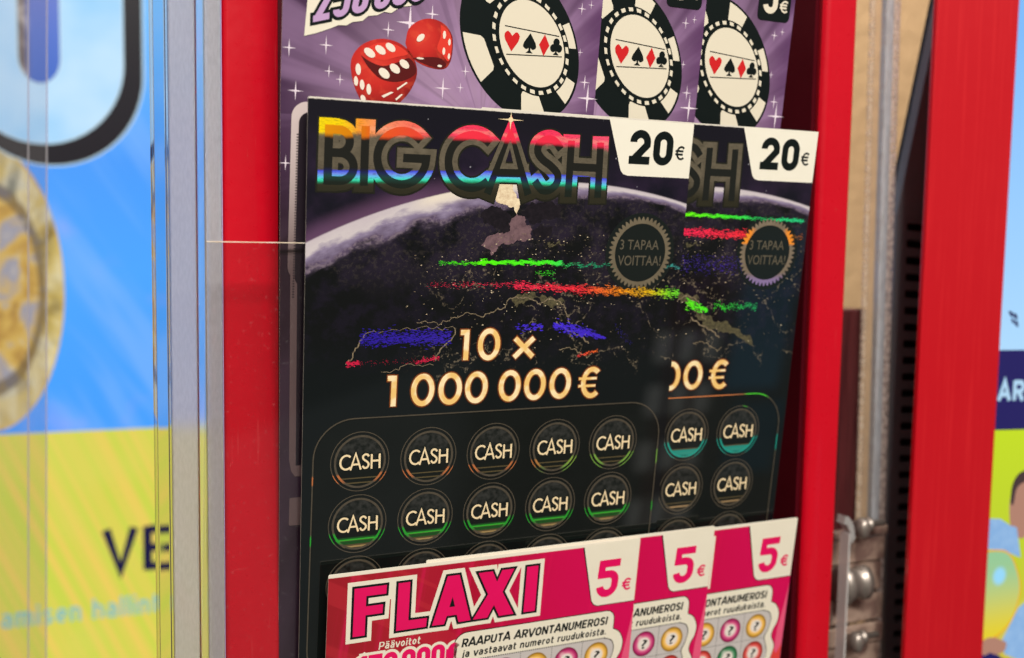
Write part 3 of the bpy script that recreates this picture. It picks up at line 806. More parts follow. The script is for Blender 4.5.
ivory_hi = G('pip_ink').bsdf(srgb(236, 226, 212), 0.35, coat=0.3)
suit_red = G('suit_red').bsdf(srgb(204, 32, 36), 0.35)
star_ink = G('star_ink').bsdf(srgb(232, 218, 232), 0.35)
lilac = G('lilac_ink').bsdf(srgb(190, 156, 202), 0.35, coat=0.3)


def chip_art(m, z0):
    """casino chip drawn in perspective: circle space -> ticket space"""
    cx, cy = 75.0, 23.0
    A1 = (23.2, 0.0, -7.6, 24.9)
    def T(r, a, c0=(75.0, 23.0), s=1.0):
        X, Y = r * math.cos(math.radians(a)), r * math.sin(math.radians(a))
        return (c0[0] + s * (A1[0] * X + A1[1] * Y), c0[1] + s * (A1[2] * X + A1[3] * Y))
    def ring(r, c0=(75.0, 23.0), s=1.0, n=72): return [T(r, 360 * i / n, c0, s) for i in range(n)]
    m.flat([ring(1.0)], z0, 0)
    for a, wd in ((-148, 19), (-72, 13), (-22, 11), (27, 10), (78, 11), (138, 14)):
        r0, r1 = 0.625, 0.965
        pts = [T(r1, a - wd + 2 * wd * i / 6) for i in range(7)] + [T(r0 + .05, a + wd * 1.0), T(r0, a + wd * 0.85), T(r0, a - wd * 0.85), T(r0 + .05, a - wd * 1.0)]
        m.flat([pts], z0 + LAY, 1)
    ic = (78.8, 23.1)
    m.flat([ring(0.668, ic)], z0 + 2 * LAY, 0)
    for i in range(26):
        a = 360 * i / 26; b = 3.7
        m.flat([[T(0.598, a - b, ic), T(0.598, a + b, ic), T(0.648, a + b, ic), T(0.648, a - b, ic)]], z0 + 3 * LAY, 1)
    jc = (79.2, 23.15)
    m.flat([ring(0.552, jc)], z0 + 4 * LAY, 1)
    m.flat(stroke([(68.4, 28.3), (89.4, 26.6)], 0.34) , z0 + 5 * LAY, 0)
    m.flat(stroke([(69.6, 18.9), (91.0, 19.8)], 0.34), z0 + 5 * LAY, 0)
    z = z0 + 5 * LAY
    # heart
    hx, hy = 71.4, 23.6
    heart = [(hx, hy - 3.6)] + spline([(hx - 2.6, hy + 0.2), (hx - 2.9, hy + 2.0), (hx - 1.6, hy + 3.1), (hx, hy + 1.6)]) + spline([(hx + .05, hy + 1.6), (hx + 1.5, hy + 2.9), (hx + 2.8, hy + 1.7), (hx + 2.4, hy - .2)])
    m.flat([heart], z, 2)
    sx, sy = 78.2, 23.1
    m.flat([[(sx, sy + 3.6)] + spline([(sx + 2.2, sy + .4), (sx + 2.5, sy - 1.2), (sx + 1.2, sy - 1.9), (sx, sy - 1.0)])[0:] + spline([(sx, sy - 1.0), (sx - 1.2, sy - 1.8), (sx - 2.5, sy - .9), (sx - 2.1, sy + .6)]), [(sx - .3, sy - .8), (sx + .3, sy - .8), (sx + .4, sy - 2.3), (sx + 1.4, sy - 3.1), (sx - 1.4, sy - 3.1), (sx - .4, sy - 2.3)]], z, 0)
    ddx, ddy = 83.8, 23.2
    m.flat([[(ddx, ddy + 3.6), (ddx + 2.0, ddy), (ddx, ddy - 3.7), (ddx - 2.0, ddy)]], z, 2)
    kx, ky = 88.5, 23.1
    m.flat([ell(kx, ky + 1.4, 1.25, 1.4, 20), ell(kx - 1.15, ky - .6, 1.2, 1.35, 20), ell(kx + 1.15, ky - .6, 1.2, 1.35, 20), [(kx - .25, ky), (kx + .25, ky), (kx + .3, ky - 2.0), (kx + 1.2, ky - 2.9), (kx - 1.2, ky - 2.9), (kx - .3, ky - 2.0)]], z, 0)


_g = G('play_area_border'); PBORDER = _g.bsdf(_g.mix(_g.y.ss(-10, -60), srgb(206, 190, 190), srgb(104, 86, 88)), 0.4)  # border darkens downwards, tray shade painted into its colour
def purple_ticket(dx, dy, off, label):
    root = ticket_root('lottery_ticket', dx, dy, off)
    tag(root, label, 'lottery ticket', 'purple casino tickets in the top row')
    x0, x1, y0, y1 = -7.4, 105.7, -250.0, 84.0
    c = MB(); c.prism([(x0, y1), (x0, 0.0), (x0 + 1.0, -46.0), (x0 + 3.0, -130), (x0 + 5.2, y0), (x1, y0), (x1, y1)], -0.35, 0.0, 0, 1)
    # sparkles
    for px, py, r in ((-5.0, 14.5, 2.9), (6.8, 16.3, 3.0), (8.0, 8.3, 2.2), (11.7, 6.0, 2.0), (-2.6, 1.4, 3.2), (27.2, 23.0, 2.8), (34.5, 25.8, 6.0), (42.1, 29.4, 3.2), (47.2, 5.8, 3.8), (101.0, 11.8, 2.8), (102.6, 6.3, 5.2), (98.2, 22.0, 1.6), (97.6, 36.8, 2.2), (101.2, 38.4, 1.6), (-5.2, -21.5, 2.7), (53.5, 6.5, 1.8), (55.0, 12.0, 2.2), (12.6, -1.2, 2.0)):
        t_ = 0.075 * r
        c.flat([[(px + r * .8, py), (px + t_, py + t_), (px, py + r), (px - t_, py + t_), (px - r * .8, py), (px - t_, py - t_), (px, py - r), (px + t_, py - t_)]], 0.6 * LAY, 2)
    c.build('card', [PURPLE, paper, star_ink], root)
    a = MB(); chip_art(a, 1 * LAY)
    a.build('printed_chip', [black, ivory, suit_red], root)
    # dice
    d = MB()
    big = spline([(15.0, 10.6), (15.6, 13.8), (18.2, 17.2), (22.4, 19.4), (27.0, 20.0), (31.6, 18.9), (35.4, 16.2), (37.5, 12.2), (37.6, 8.6), (35.6, 4.0), (32.6, 0.4), (29.4, -3.0), (25.0, -4.2), (20.6, -2.0), (17.6, 2.0), (15.8, 6.4), (15.0, 10.6)], 4)[:-1]
    d.flat([big], 1 * LAY, 0)
    d.flat([spline([(18.3, 14.2), (21.0, 10.6), (25.0, 7.4), (29.5, 6.6), (33.6, 7.4), (37.2, 9.8), (36.9, 12.6), (34.6, 14.6), (31.0, 13.0), (26.0, 11.4), (21.6, 12.4), (18.3, 14.2)], 5)[:-1]], 2 * LAY, 1)
    d.flat([spline([(19.4, 15.6), (22.6, 18.0), (27.0, 18.9), (31.4, 18.0), (34.2, 15.9), (30.4, 14.6), (26.0, 13.2), (22.2, 13.8), (19.4, 15.6)], 5)[:-1]], 2 * LAY, 3)
    for px, py, rx, ry in ((21.2, 15.2, 1.9, 1.35), (24.8, 16.4, 1.8, 1.3), (28.2, 17.5, 1.7, 1.25), (26.4, 9.1, 1.9, 1.5), (30.0, 10.9, 1.8, 1.4), (33.2, 12.6, 1.7, 1.3), (17.6, 9.7, 0.9, 1.8), (17.0, 5.9, 0.7, 1.5), (19.1, 4.9, 0.8, 1.6), (21.4, 3.6, 0.8, 1.7), (19.6, 0.6, 0.9, 1.0)):
        s_ = -0.35; d.flat([[(px + X - s_ * 0 , py + Y + s_ * X) for X, Y in ell(0, 0, rx, ry, 24)]], 3 * LAY, 2)
    for q in ([(26.6, 1.3), (30.0, 3.2), (29.0, 3.4), (25.8, 1.8)], [(31.2, 4.0), (34.6, 6.6), (34.2, 6.9), (31.0, 4.6)], [(31.0, 0.6), (33.2, 2.8), (32.6, 2.9), (30.6, 1.2)]):
        d.flat([q], 3 * LAY, 2)
    d.build('printed_die', [DIE1, die_dark, ivory_hi, die_mid], root)
    e = MB()
    e.flat([spline([(33.2, 19.4), (34.2, 24.0), (37.8, 27.0), (42.2, 27.9), (46.6, 26.6), (49.4, 23.4), (50.0, 19.4), (49.4, 14.8), (47.4, 12.2), (43.2, 12.0), (38.6, 13.2), (35.0, 15.6), (33.2, 19.4)], 4)[:-1]], 1 * LAY, 0)
    e.flat([spline([(45.2, 26.4), (48.6, 24.0), (49.6, 19.6), (48.8, 14.8), (46.6, 16.4), (44.4, 18.6), (45.4, 22.6), (45.2, 26.4)], 4)[:-1]], 2 * LAY, 3)
    e.flat([spline([(36.0, 14.8), (40.2, 13.2), (45.6, 12.3), (48.0, 13.6), (45.4, 15.6), (40.0, 15.4), (36.0, 14.8)], 4)[:-1]], 2 * LAY, 1)
    e.flat([[(38.4 + X, 21.5 + Y + 0.5 * X) for X, Y in ell(0, 0, 1.35, 1.15, 24)]], 3 * LAY, 2)
    for px, py, rx, ry in ((46.7, 23.2, 0.55, 1.3), (48.6, 21.0, 0.45, 1.1), (46.8, 17.9, 0.5, 1.2), (48.7, 16.4, 0.4, 1.0), (45.6, 13.0, 0.8, 0.4), (38.6, 14.9, 1.3, 0.3)): e.flat([ell(px, py, rx, ry, 20)], 3 * LAY, 2)
    e.build('printed_die', [DIE2, die_dark, ivory_hi, die_mid], root)
    # prize banner
    bn = MB()
    low = [(-0.4, 18.5), (3.5, 19.7), (8.0, 21.6), (10.5, 22.8), (13.2, 23.0), (15.0, 24.2), (18.4, 24.9), (20.2, 26.6), (23.4, 27.2), (25.4, 28.4), (28.0, 28.3), (31.0, 30.6), (34.5, 31.2), (36.8, 33.6), (40, 34.6), (44, 37.0)]
    bn.flat([low + [(60, 44), (60, 60), (4.0, 60), (0.4, 30)]], 4 * LAY, 0)
    sl = 0.29
    def slope(polys): return [[(px, py + sl * (px - 3.0) + 0.0) for px, py in p] for p in polys]
    sh = lambda st_: [[(q if q == 'o' else (q[0] + 0.18 * (q[1] - 22.6), q[1])) for q in s_] for s_ in st_]
    N = []
    xx = 2.0
    for ch in '250':
        N += fig(ch, xx, xx + 5.2, 23.1, 34.0, 2.0); xx += 6.1
    xx += 1.2
    for ch in '000':
        N += fig(ch, xx, xx + 5.2, 23.1, 34.0, 2.0); xx += 6.0
    N = sh(N)
    bn.flat(slope(lines(N, 2.0, 1.0, cap=0.95)), 5 * LAY, 1)
    bn.flat(slope(lines(N, 2.0, 0.0)), 6 * LAY, 2)
    bn.build('prize_banner', [cream, black, lilac], root)
    # price badge
    b = MB(); b.flat([rrect(88.4, 42.0, 103.6, 58, 2.0, 6)], 4 * LAY, 0)
    b.flat(lines(fig('5', 90.6, 97.4, 44.6, 56, 2.3), 2.3) + lines(euro(98.6, 102.6, 45.4, 50.0, 0.7), 0.7), 5 * LAY, 1)
    b.build('price_badge', [black, ivory], root)
    # play area
    f = MB()
    f.flat([rrect(-3.7, -60.0, 104.0, -1.8, 5, 8), [(-3.7, -10), (3, -10), (3, -128), (0.8, -128), (-0.6, -126), (-1.4, -122)]], 4.2 * LAY, 0)
    f.flat([rrect(-1.3, -62, 101.4, -5.0, 3.6, 8), [(-1.3, -15), (3.5, -15), (3.5, -124), (0.9, -124)]], 5 * LAY, 1)
    for i in range(60): f.flat([[(-1.9, -12 - i * 0.9), (-1.3, -12 - i * 0.9), (-1.3, -12.4 - i * 0.9), (-1.9, -12.4 - i * 0.9)]], 5 * LAY, 1)
    f.flat([rrect(-0.9, -145.8, 6.0, -135.6, 0.6, 4)], 4.2 * LAY, 0)
    f.build('play_area', [PBORDER, G('play_area_ink').bsdf(srgb(34, 26, 36), 0.35)], root)
    return root


purple_ticket(0, 0, 6.0, 'front purple casino ticket showing both red dice, standing behind the rainbow-titled black ticket')
purple_ticket(44.2, -0.5, 7.0, 'middle purple casino ticket, second of three, only its chip and right edge showing')
purple_ticket(85.8, -1.0, 8.0, 'rear purple casino ticket beside the right wall of the red tray')


# ================================================================== FLAXI tickets
def flaxi_print():
    g = G('flaxi_print'); x, y = g.x, g.y
    n = g.noise(0.06, 3)
    c = g.ramp(x / 125.0 + (n - 0.5) * 0.1, [(0.0, srgb(150, 22, 34)), (0.2, srgb(168, 22, 40)), (0.45, srgb(172, 8, 48)), (0.7, srgb(204, 0, 76)), (1.0, srgb(212, 2, 86))])  # brown gloss reflection at the left put into the red ramp
    st = g.noise(1.0, 3, g.xyz(x * 0.16 - y * 0.02, 0.0, 0.0))
    c = g.mix(st.ss(0.5, 0.7) * 0.5, c, srgb(226, 14, 88))
    dg = g.noise(1.0, 2, g.xyz(x * 0.05 + y * 0.09, 7.0, 0.0))
    c = g.mix(dg.ss(0.52, 0.54) * x.ss(70, 40) * 0.30, c, srgb(198, 44, 56))
    c = g.mix((g.y + 2.0).ss(0.55, 0.9) * 1.0, c, srgb(236, 228, 212))
    return g.bsdf(c, 0.3, coat=0.4, bump=g.noise(0.02, 2), bstr=0.3, bdist=0.0006)
FPRINT = flaxi_print()
magenta = G('magenta_ink'); magenta = magenta.bsdf(magenta.mix(magenta.noise(0.08, 2), srgb(220, 0, 88), srgb(232, 10, 100)), 0.3, coat=0.4)
pink = G('pink_ribbon_ink').bsdf(srgb(232, 88, 128), 0.3, coat=0.4)
coral = G('coral_ribbon_ink').bsdf(srgb(226, 66, 62), 0.3, coat=0.4)
cellg = G('cell_grey').bsdf(srgb(196, 190, 188), 0.4)
def ball_ink(name, c):
    """printed ball: pale centre, coloured band, darker rim; repeats every cell"""
    g = G(name)
    fx = ((g.x - 55.9 + 6.7) / 13.4).frac() - 0.5; fy = ((g.y + 47.7 + 6.3) / 12.6).frac() - 0.5
    fx = fx * 13.4; fy = fy * 12.6
    d = (fx * fx + fy * fy).sqrt() / 5.3
    dark = tuple(v * 0.35 for v in c)
    col = g.ramp(d, [(0.0, (0.85, 0.80, 0.74)), (0.48, (0.80, 0.72, 0.66)), (0.60, tuple(min(1, v * 1.2 + 0.15) for v in c)), (0.80, c), (1.0, dark)])
    hl = ((fx + 2.0) * (fx + 2.0) + (fy - 2.6) * (fy - 2.6)).sqrt().ss(1.8, 0.3)
    col = g.mix(hl * 0.35, col, (0.9, 0.85, 0.8))
    return g.bsdf(col, 0.3, coat=0.4)
BALL = {'g': ball_ink('gold_ball', srgb(222, 168, 60)), 'm': ball_ink('magenta_ball', srgb(190, 40, 110)), 'r': ball_ink('red_ball', srgb(204, 60, 52)), 'n': ball_ink('green_ball', srgb(40, 120, 72))}


def flaxi(dx, dy, off, label):
    root = ticket_root('lottery_ticket', dx, dy, off)        # local origin = top left corner of the card
    tag(root, label, 'lottery ticket', 'pink tickets in the bottom row')
    Wd, Hd = 125.0, 104.0
    X = lambda u: u - 10.6
    Y = lambda v: v + 160.4
    c = MB(); c.prism(rrect(0, -Hd, Wd, 0, 0.6, 3), -0.35, 0.0, 0, 1); c.build('card', [FPRINT, paper], root)
    Fp = [(20.0, -166.6), (31.8, -166.6), (31.7, -169.9), (24.4, -169.9), (24.4, -173.8), (30.7, -173.8), (30.6, -177.2), (24.4, -177.2), (24.4, -184.9), (20.0, -184.9)]
    Lp = [(36.1, -166.6), (40.5, -166.6), (40.5, -181.5), (47.6, -181.6), (47.4, -185.0), (36.0, -185.0)]
    Ao = [(54.8, -166.3), (59.4, -166.3), (64.9, -185.0), (60.1, -185.1), (59.2, -182.0), (55.3, -182.0), (54.4, -185.1), (49.7, -185.0)]
    Ac = [(57.15, -174.6), (58.3, -178.6), (56.1, -178.6)]
    Xo = [(66.9, -166.6), (72.6, -166.6), (74.6, -171.0), (76.4, -166.6), (81.4, -166.6), (77.2, -175.4), (82.4, -185.0), (76.4, -185.0), (74.0, -180.2), (71.6, -185.0), (65.8, -185.0), (71.3, -175.6)]
    Ip = [(86.7, -166.6), (91.4, -166.6), (91.3, -185.0), (86.5, -185.0)]
    tr_ = lambda p_: [(X(a), Y(b)) for a, b in p_]
    Fp, Lp, Ao, Ac, Xo, Ip = map(tr_, (Fp, Lp, Ao, Ac, Xo, Ip))
    # the A is filled piece by piece so that its counter stays open
    Af = [[Ao[0], Ao[1], Ac[0]], [Ao[7], Ao[0], Ac[0], Ac[2], Ao[5], Ao[6]], [Ac[0], Ao[1], Ao[2], Ao[3], Ao[4], Ac[1]], [Ac[2], Ac[1], Ao[4], Ao[5]]]
    outer = [Fp, Lp, Ao, Xo, Ip]
    t = MB()
    t.flat(outer + [q_ for p_ in outer for q_ in stroke(p_, 0.01, 2.45, True, None, 1.9)], 1 * LAY, 0)
    t.flat([Fp, Lp, Xo, Ip] + Af + [q_ for p_ in outer for q_ in stroke(p_, 0.01, 0.85, True)] + stroke(Ac, 0.5, 0, True), 2 * LAY, 1)
    t.flat([Fp, Lp, Xo, Ip] + Af, 3 * LAY, 2)
    t.flat([[Ac[0], Ac[2], Ac[1]]], 2.5 * LAY, 1)
    t.build('title_lettering', [cream, black, magenta], root)
    # price tab
    p = MB()
    p.flat([[(X(110.2), Y(-161.8)), (X(135.6), Y(-160.5)), (X(135.4), Y(-187.1)), (X(118.4), Y(-187.1)), (X(116.6), Y(-186.2)), (X(115.6), Y(-184.6))]], 1 * LAY, 1)
    p.flat([[(X(110.6), Y(-161.2)), (X(135.6), Y(-160.5)), (X(135.4), Y(-186.8)), (X(118.5), Y(-186.8)), (X(116.9), Y(-186.0)), (X(115.9), Y(-184.5))]], 2 * LAY, 0)
    po = p.build('price_tab', [cream, black], root)
    d = MB()
    d.flat([[(a + 0.06 * (b - Y(-183.6)), b) for a, b in pl] for pl in lines(fig('5', X(117.2), X(126.8), Y(-183.6), Y(-168.0), 3.1), 3.1)] + lines(euro(X(129.3), X(133.4), Y(-181.9), Y(-176.7), 0.85), 0.85), 3 * LAY, 0)
    d.build('price_figures', [magenta], po)
    # ribbon at the right side
    r = MB(); r.flat([[(Wd, Y(-190)), (Wd, -Hd), (X(129.5), -Hd), (X(132.0), Y(-212)), (X(134.0), Y(-201))]], 1 * LAY, 0)
    r.flat([[(X(130.5), Y(-219)), (X(133), Y(-223)), (X(135.4), Y(-219)), (X(135.4), -Hd), (X(128), -Hd)]], 2 * LAY, 1)
    r.build('printed_ribbon', [pink, coral], root)
    # game panel
    box = rrect(X(59.0), -Hd, X(126.8), Y(-189.8), 3.5, 6, rs=(0, 0, 3.6, 5.0))
    bump = [(X(110), Y(-199.0)), (X(125.8), Y(-197.5))] + spline([(X(125.8), Y(-197.5)), (X(129.5), Y(-199.4)), (X(131.7), Y(-203.5)), (X(131.3), Y(-208.0)), (X(129.6), Y(-211.3)), (X(129.2), Y(-214.5)), (X(131.2), Y(-219.0)), (X(130.0), Y(-225)), (X(128.6), Y(-230))]) + [(X(110), Y(-230))]
    gp = MB()
    ol = lambda p_, g_: stroke(p_, 0.01, g_, True)
    gp.flat([box, bump] + ol(box, 0.35) + ol(bump, 0.35), 2.0 * LAY, 1); gp.flat([box, bump], 3 * LAY, 0)
    cells = spline([(X(61), Y(-201.2)), (X(62), Y(-201.2))]) + [(X(123.0), Y(-201.2))] + spline([(X(123.0), Y(-201.2)), (X(126.4), Y(-202.6)), (X(127.8), Y(-206.0)), (X(126.8), Y(-210.6)), (X(125.4), Y(-214.0)), (X(126.6), Y(-218.0)), (X(127.4), Y(-222)), (X(126), Y(-230))]) + [(X(61), Y(-230))]
    gp.flat([cells], 4 * LAY, 2)
    dots = []
    def dotted(a, b, step=0.9, sz=0.24):
        n = max(1, int(math.dist(a, b) / step))
        for i in range(n):
            x_ = a[0] + (b[0] - a[0]) * i / n; y_ = a[1] + (b[1] - a[1]) * i / n
            dots.append([(x_ - sz, y_ - sz), (x_ + sz, y_ - sz), (x_ + sz, y_ + sz), (x_ - sz, y_ + sz)])
    for i in range(len(cells) - 1): dotted(cells[i], cells[i + 1])
    for v in (-214.2, -226.8): dotted((X(61), Y(v)), (X(126), Y(v)), 0.8, 0.16)
    for k in range(5): dotted((X(113.4 - 13.4 * k), Y(-201.2)), (X(113.4 - 13.4 * k), Y(-230)), 0.8, 0.16)
    gp.flat(dots, 5 * LAY, 1)
    go = gp.build('game_panel', [cream, black, cellg], root)
    tx = MB()
    pen(tx, 'RAAPUTA ARVONTANUMEROSI', X(62.0), X(123.6), Y(-195.5), 3.3, 4 * LAY, 0.74, 0, 0.14)
    pen(tx, 'ja vastaavat numerot ruudukoista.', X(62.4), X(123.6), Y(-199.7), 2.9, 4 * LAY, 0.56, 0, 0.14)
    tx.build('game_wording', [black], go)
    pat = ['gmgmg', 'rnrgm', 'gmgrn']
    for r_ in range(2):
        for k in range(5):
            bx, by = X(120.1 - 13.4 * k), Y(-208.1 - 12.6 * r_)
            b = MB(); b.flat([ell(bx, by, 5.3, 5.5, 36)], 5 * LAY, 0)
            bo = b.build('printed_ball', [BALL[pat[r_][k]]], root)
            qm = MB(); text(qm, '?', bx - 1.15, bx + 1.25, by - 2.0, 3.8, 6 * LAY, 0, 0.02, 0.1); qm.build('question_mark', [black], bo)
    # prize wording
    pw = MB(); pen(pw, 'P\u00e4\u00e4voitot', X(29.8), X(45.4), Y(-191.3), 2.9, 2 * LAY, 0.48, 0, 0.1)
    N = []; xx = X(20.6)
    for ch in '150':
        N += fig(ch, xx + (1.5 if ch == '1' else 0), xx + 5.0, Y(-202.2), Y(-193.0), 1.7); xx += 5.7
    xx += 1.2
    for ch in '000': N += fig(ch, xx, xx + 5.0, Y(-202.2), Y(-193.0), 1.7); xx += 5.7
    xx -= 0.3
    N += euro(xx + 0.6, xx + 5.4, Y(-201.2), Y(-193.4), 1.4)
    pw.flat(lines(N, 1.7, 1.2), 1.5 * LAY, 0); pw.flat(lines(N, 1.7, 0.15), 3 * LAY, 1)
    pw.build('prize_lettering', [cream, magenta], root)
    return root


flaxi(10.6, -160.4, -6.0, 'front pink ticket with the whole FLAXI title showing, lowest at the left')
flaxi(46.6, -159.7, -5.0, 'middle pink 5 euro ticket, between the whole FLAXI ticket and the rear one')
flaxi(90.2, -160.9, -4.0, 'rear pink 5 euro ticket at the right, its top edge the highest of the three')


# ================================================================== red tray that holds the tickets
def red_plastic(name, scr=1.0):
    g = G(name)
    n = g.noise(0.012, 3); streakn = g.noise(1.0, 4, g.xyz(g.x * 0.9, g.z * 0.03, g.y * 0.9))
    mott = g.noise(0.35, 3)
    c = g.mix(n, (0.50, 0.001, 0.010), (0.60, 0.002, 0.016))
    c = g.mix(streakn.ss(0.66, 0.72) * 0.15 * scr, c, (0.75, 0.10, 0.10))
    ch = g.noise(1.0, 5, g.xyz(g.x * 1.6, g.z * 0.16, g.y * 1.6), rough=0.8)
    c = g.mix(ch.ss(0.70, 0.75) * 0.55, c, (0.80, 0.42, 0.30))
    c = g.mix(ch.ss(0.30, 0.25) * 0.4, c, (0.22, 0.0, 0.005))
    return g.bsdf(c, g.x * 0.0 + 0.24 + mott * 0.10, coat=0.3, coat_rough=0.08, bump=g.noise(0.03, 3), bstr=0.5, bdist=0.0012, spec=0.35)
RED = red_plastic('red_plastic')
tray = empty('ticket_tray', (0, 0, 0)); tag(tray, 'glossy red plastic tray with raised lips, holding all the tickets', 'display tray')
ZT, ZB = 170, -330
def channel(name, pts, mat, parent, thick=None):
    """an outline in XY (plan) extruded along the height"""
    m = MB()
    n = len(pts); k = len(m.v)
    m.v += [(p[0], p[1], ZB) for p in pts] + [(p[0], p[1], ZT) for p in pts]
    m.f.append(tuple(range(k + n - 1, k - 1, -1))); m.mi.append(0); m.sm.append(False)
    m.f.append(tuple(range(k + n, k + 2 * n))); m.mi.append(0); m.sm.append(False)
    for i in range(n):
        j = (i + 1) % n; m.f.append((k + i, k + j, k + n + j, k + n + i)); m.mi.append(0); m.sm.append(True)
    o = m.build(name, [mat], parent)
    o.data.update()
    ww = o.modifiers.new('split', 'EDGE_SPLIT'); ww.split_angle = math.radians(40)
    return o
# left lip: flat bar with rounded front edges
channel('lip', [(-21.6, 60)] + arc(-19.6, 30.0, 2.0, 2.0, 180, 270, 5) + arc(-4.6, 29.5, 1.5, 1.5, 270, 360, 5) + [(-3.1, 60)], RED, tray)
# right lip: rolls over from the front face into the inner wall
channel('lip', [(233.0, 60)] + [(231.6, 36)] + arc(233.6, 32.0, 4.0, 4.0, 200, 270, 8) + arc(245.2, 30.0, 2.0, 2.0, 270, 360, 5) + [(247.2, 60)], RED, tray)
# recess walls and back, the recess shade put into a darker red
_g = G('shaded_red_plastic'); SHADED_RED = _g.bsdf(_g.mix(_g.noise(0.02, 3), (0.050, 0.002, 0.005), (0.090, 0.004, 0.010)), 0.25, coat=0.5, coat_rough=0.1)
m = MB(); m.box(228.6, 33.5, ZB, 230.9, 100, ZT); m.build('recess_wall', [SHADED_RED], tray)
m = MB(); m.box(-3.0, 34.0, ZB, -2.0, 100, ZT); m.build('recess_wall', [SHADED_RED], tray)
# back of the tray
m = MB(); m.box(-3.0, 100.2, ZB, 230.9, 103, ZT); m.build('back_panel', [SHADED_RED], tray)


# clear pocket between the purple and the black row; its polished top edge shows as a bright line
def clear_sheet(name, tint=(0.97, 0.98, 0.97), gloss=0.05, rough=0.02, scuff=0.0, haze=0.0):
    g = G(name)
    tr = g.nt.nodes.new('ShaderNodeBsdfTransparent'); tr.inputs[0].default_value = (*tint, 1)
    gl = g.nt.nodes.new('ShaderNodeBsdfGlossy'); gl.inputs[1].default_value = rough; gl.inputs[0].default_value = (1, 1, 1, 1)
    fr = g.nt.nodes.new('ShaderNodeFresnel')
    geo = g.nt.nodes.new('ShaderNodeNewGeometry')      # the same weak reflection at both faces of the sheet
    g.put(fr.inputs[0], E(g, geo.outputs['Backfacing']) * (1 / 1.49 - 1.49) + 1.49)
    mx = g.nt.nodes.new('ShaderNodeMixShader')
    g.nt.links.new(fr.outputs[0], mx.inputs[0]); g.nt.links.new(tr.outputs[0], mx.inputs[1]); g.nt.links.new(gl.outputs[0], mx.inputs[2])
    df = g.nt.nodes.new('ShaderNodeBsdfDiffuse'); df.inputs[0].default_value = (0.75, 0.75, 0.75, 1)
    m2 = g.nt.nodes.new('ShaderNodeMixShader')
    f = g.noise(0.5, 4).ss(0.62, 0.75) * scuff + haze
    g.put(m2.inputs[0], f)
    g.nt.links.new(mx.outputs[0], m2.inputs[1]); g.nt.links.new(df.outputs[0], m2.inputs[2])
    g.nt.links.new(m2.outputs[0], g.out.inputs[0])
    return g.m
CLEAR = clear_sheet('clear_acrylic', scuff=0.15, haze=0.01)
_g = G('polished_acrylic_edge'); POLISH = _g.bsdf(_g.mix(_g.noise(0.12, 3).ss(0.4, 0.65), (0.72, 0.58, 0.42), (0.90, 0.84, 0.74)), 0.25, coat=0.5)
pk = ticket_root('acrylic_pocket', -29.0, 0, 3.0); tag(pk, 'clear acrylic pocket sheet with a bright top edge, behind the black tickets', 'ticket pocket')
m = MB(); m.box(-1, -300, -0.5, 231, -47.0, 0.5); m.build('sheet', [clear_sheet('smoked_acrylic', (0.96, 0.955, 0.955), scuff=0.03)], pk)
m = MB(); m.box(-1, -46.95, -0.5, 231, -46.72, 0.5); m.build('polished_edge', [POLISH], pk)
pk2 = ticket_root('acrylic_pocket', 2.0, 0, -3.2); tag(pk2, 'clear acrylic pocket sheet low down between the black and the pink tickets', 'ticket pocket')
m = MB(); m.box(16, -250, -0.5, 206, -168.0, 0.5); m.build('sheet', [CLEAR], pk2)
m = MB(); m.box(16, -167.95, -0.5, 206, -167.5, 0.5); m.build('polished_edge', [POLISH], pk2)


# ================================================================== clear side panel left of the tray
sp = empty('acrylic_side_panel', (-0.0325, 0.028, -0.08)); tag(sp, 'thick clear acrylic upright with a frosted core, left of the red tray', 'acrylic panel')
def rel(x, y, z, o): return x - o[0], y - o[1], z - o[2]
SO = (-32.5, 28, -80)
def slab(name, x0, x1, y0, y1, mat, parent, bevel=0.0, zt=ZT, zb=ZB):
    m = MB(); a = rel(x0, y0, zb, SO); b = rel(x1, y1, zt, SO); m.box(*a, *b)
    return m.build(name, [mat], parent, bevel=bevel)
glassy = G('side_glass'); gb = glassy.nt.nodes.new('ShaderNodeBsdfGlass'); gb.inputs['IOR'].default_value = 1.45; gb.inputs['Roughness'].default_value = 0.02; gb.inputs[0].default_value = (0.93, 0.94, 0.95, 1)
glassy.nt.links.new(gb.outputs[0], glassy.out.inputs[0]); glassy = glassy.m
def frosted(name, col, tr_col, mixf, rough=0.25, scratch=0.3):
    g = G(name)
    t = g.nt.nodes.new('ShaderNodeBsdfRefraction'); t.inputs[0].default_value = (*tr_col, 1)
    t.inputs['Roughness'].default_value = 0.28; t.inputs['IOR'].default_value = 1.12
    sc_ = g.noise(1.0, 5, g.xyz(g.x * 1.5, g.z * 0.35, g.y))
    ticks = g.noise(1.0, 4, g.xyz(g.x * 2.5, g.z * 1.6, 0.0)).ss(0.62, 0.72)
    cc = g.mix(sc_.ss(0.3, 0.7), tuple(v * 0.8 for v in col), col)
    cc = g.mix(ticks * scratch, cc, (0.30, 0.30, 0.33))
    b = g.nt.nodes.new('ShaderNodeBsdfPrincipled'); g.put(b.inputs[0], cc); b.inputs['Roughness'].default_value = rough
    b.inputs['Coat Weight'].default_value = 0.4
    mx = g.nt.nodes.new('ShaderNodeMixShader'); mx.inputs[0].default_value = mixf
    g.nt.links.new(b.outputs[0], mx.inputs[1]); g.nt.links.new(t.outputs[0], mx.inputs[2]); g.nt.links.new(mx.outputs[0], g.out.inputs[0])
    return g.m
slab('clear_edge', -43.3, -38.8, 28, 40, glassy, sp, 0.4)
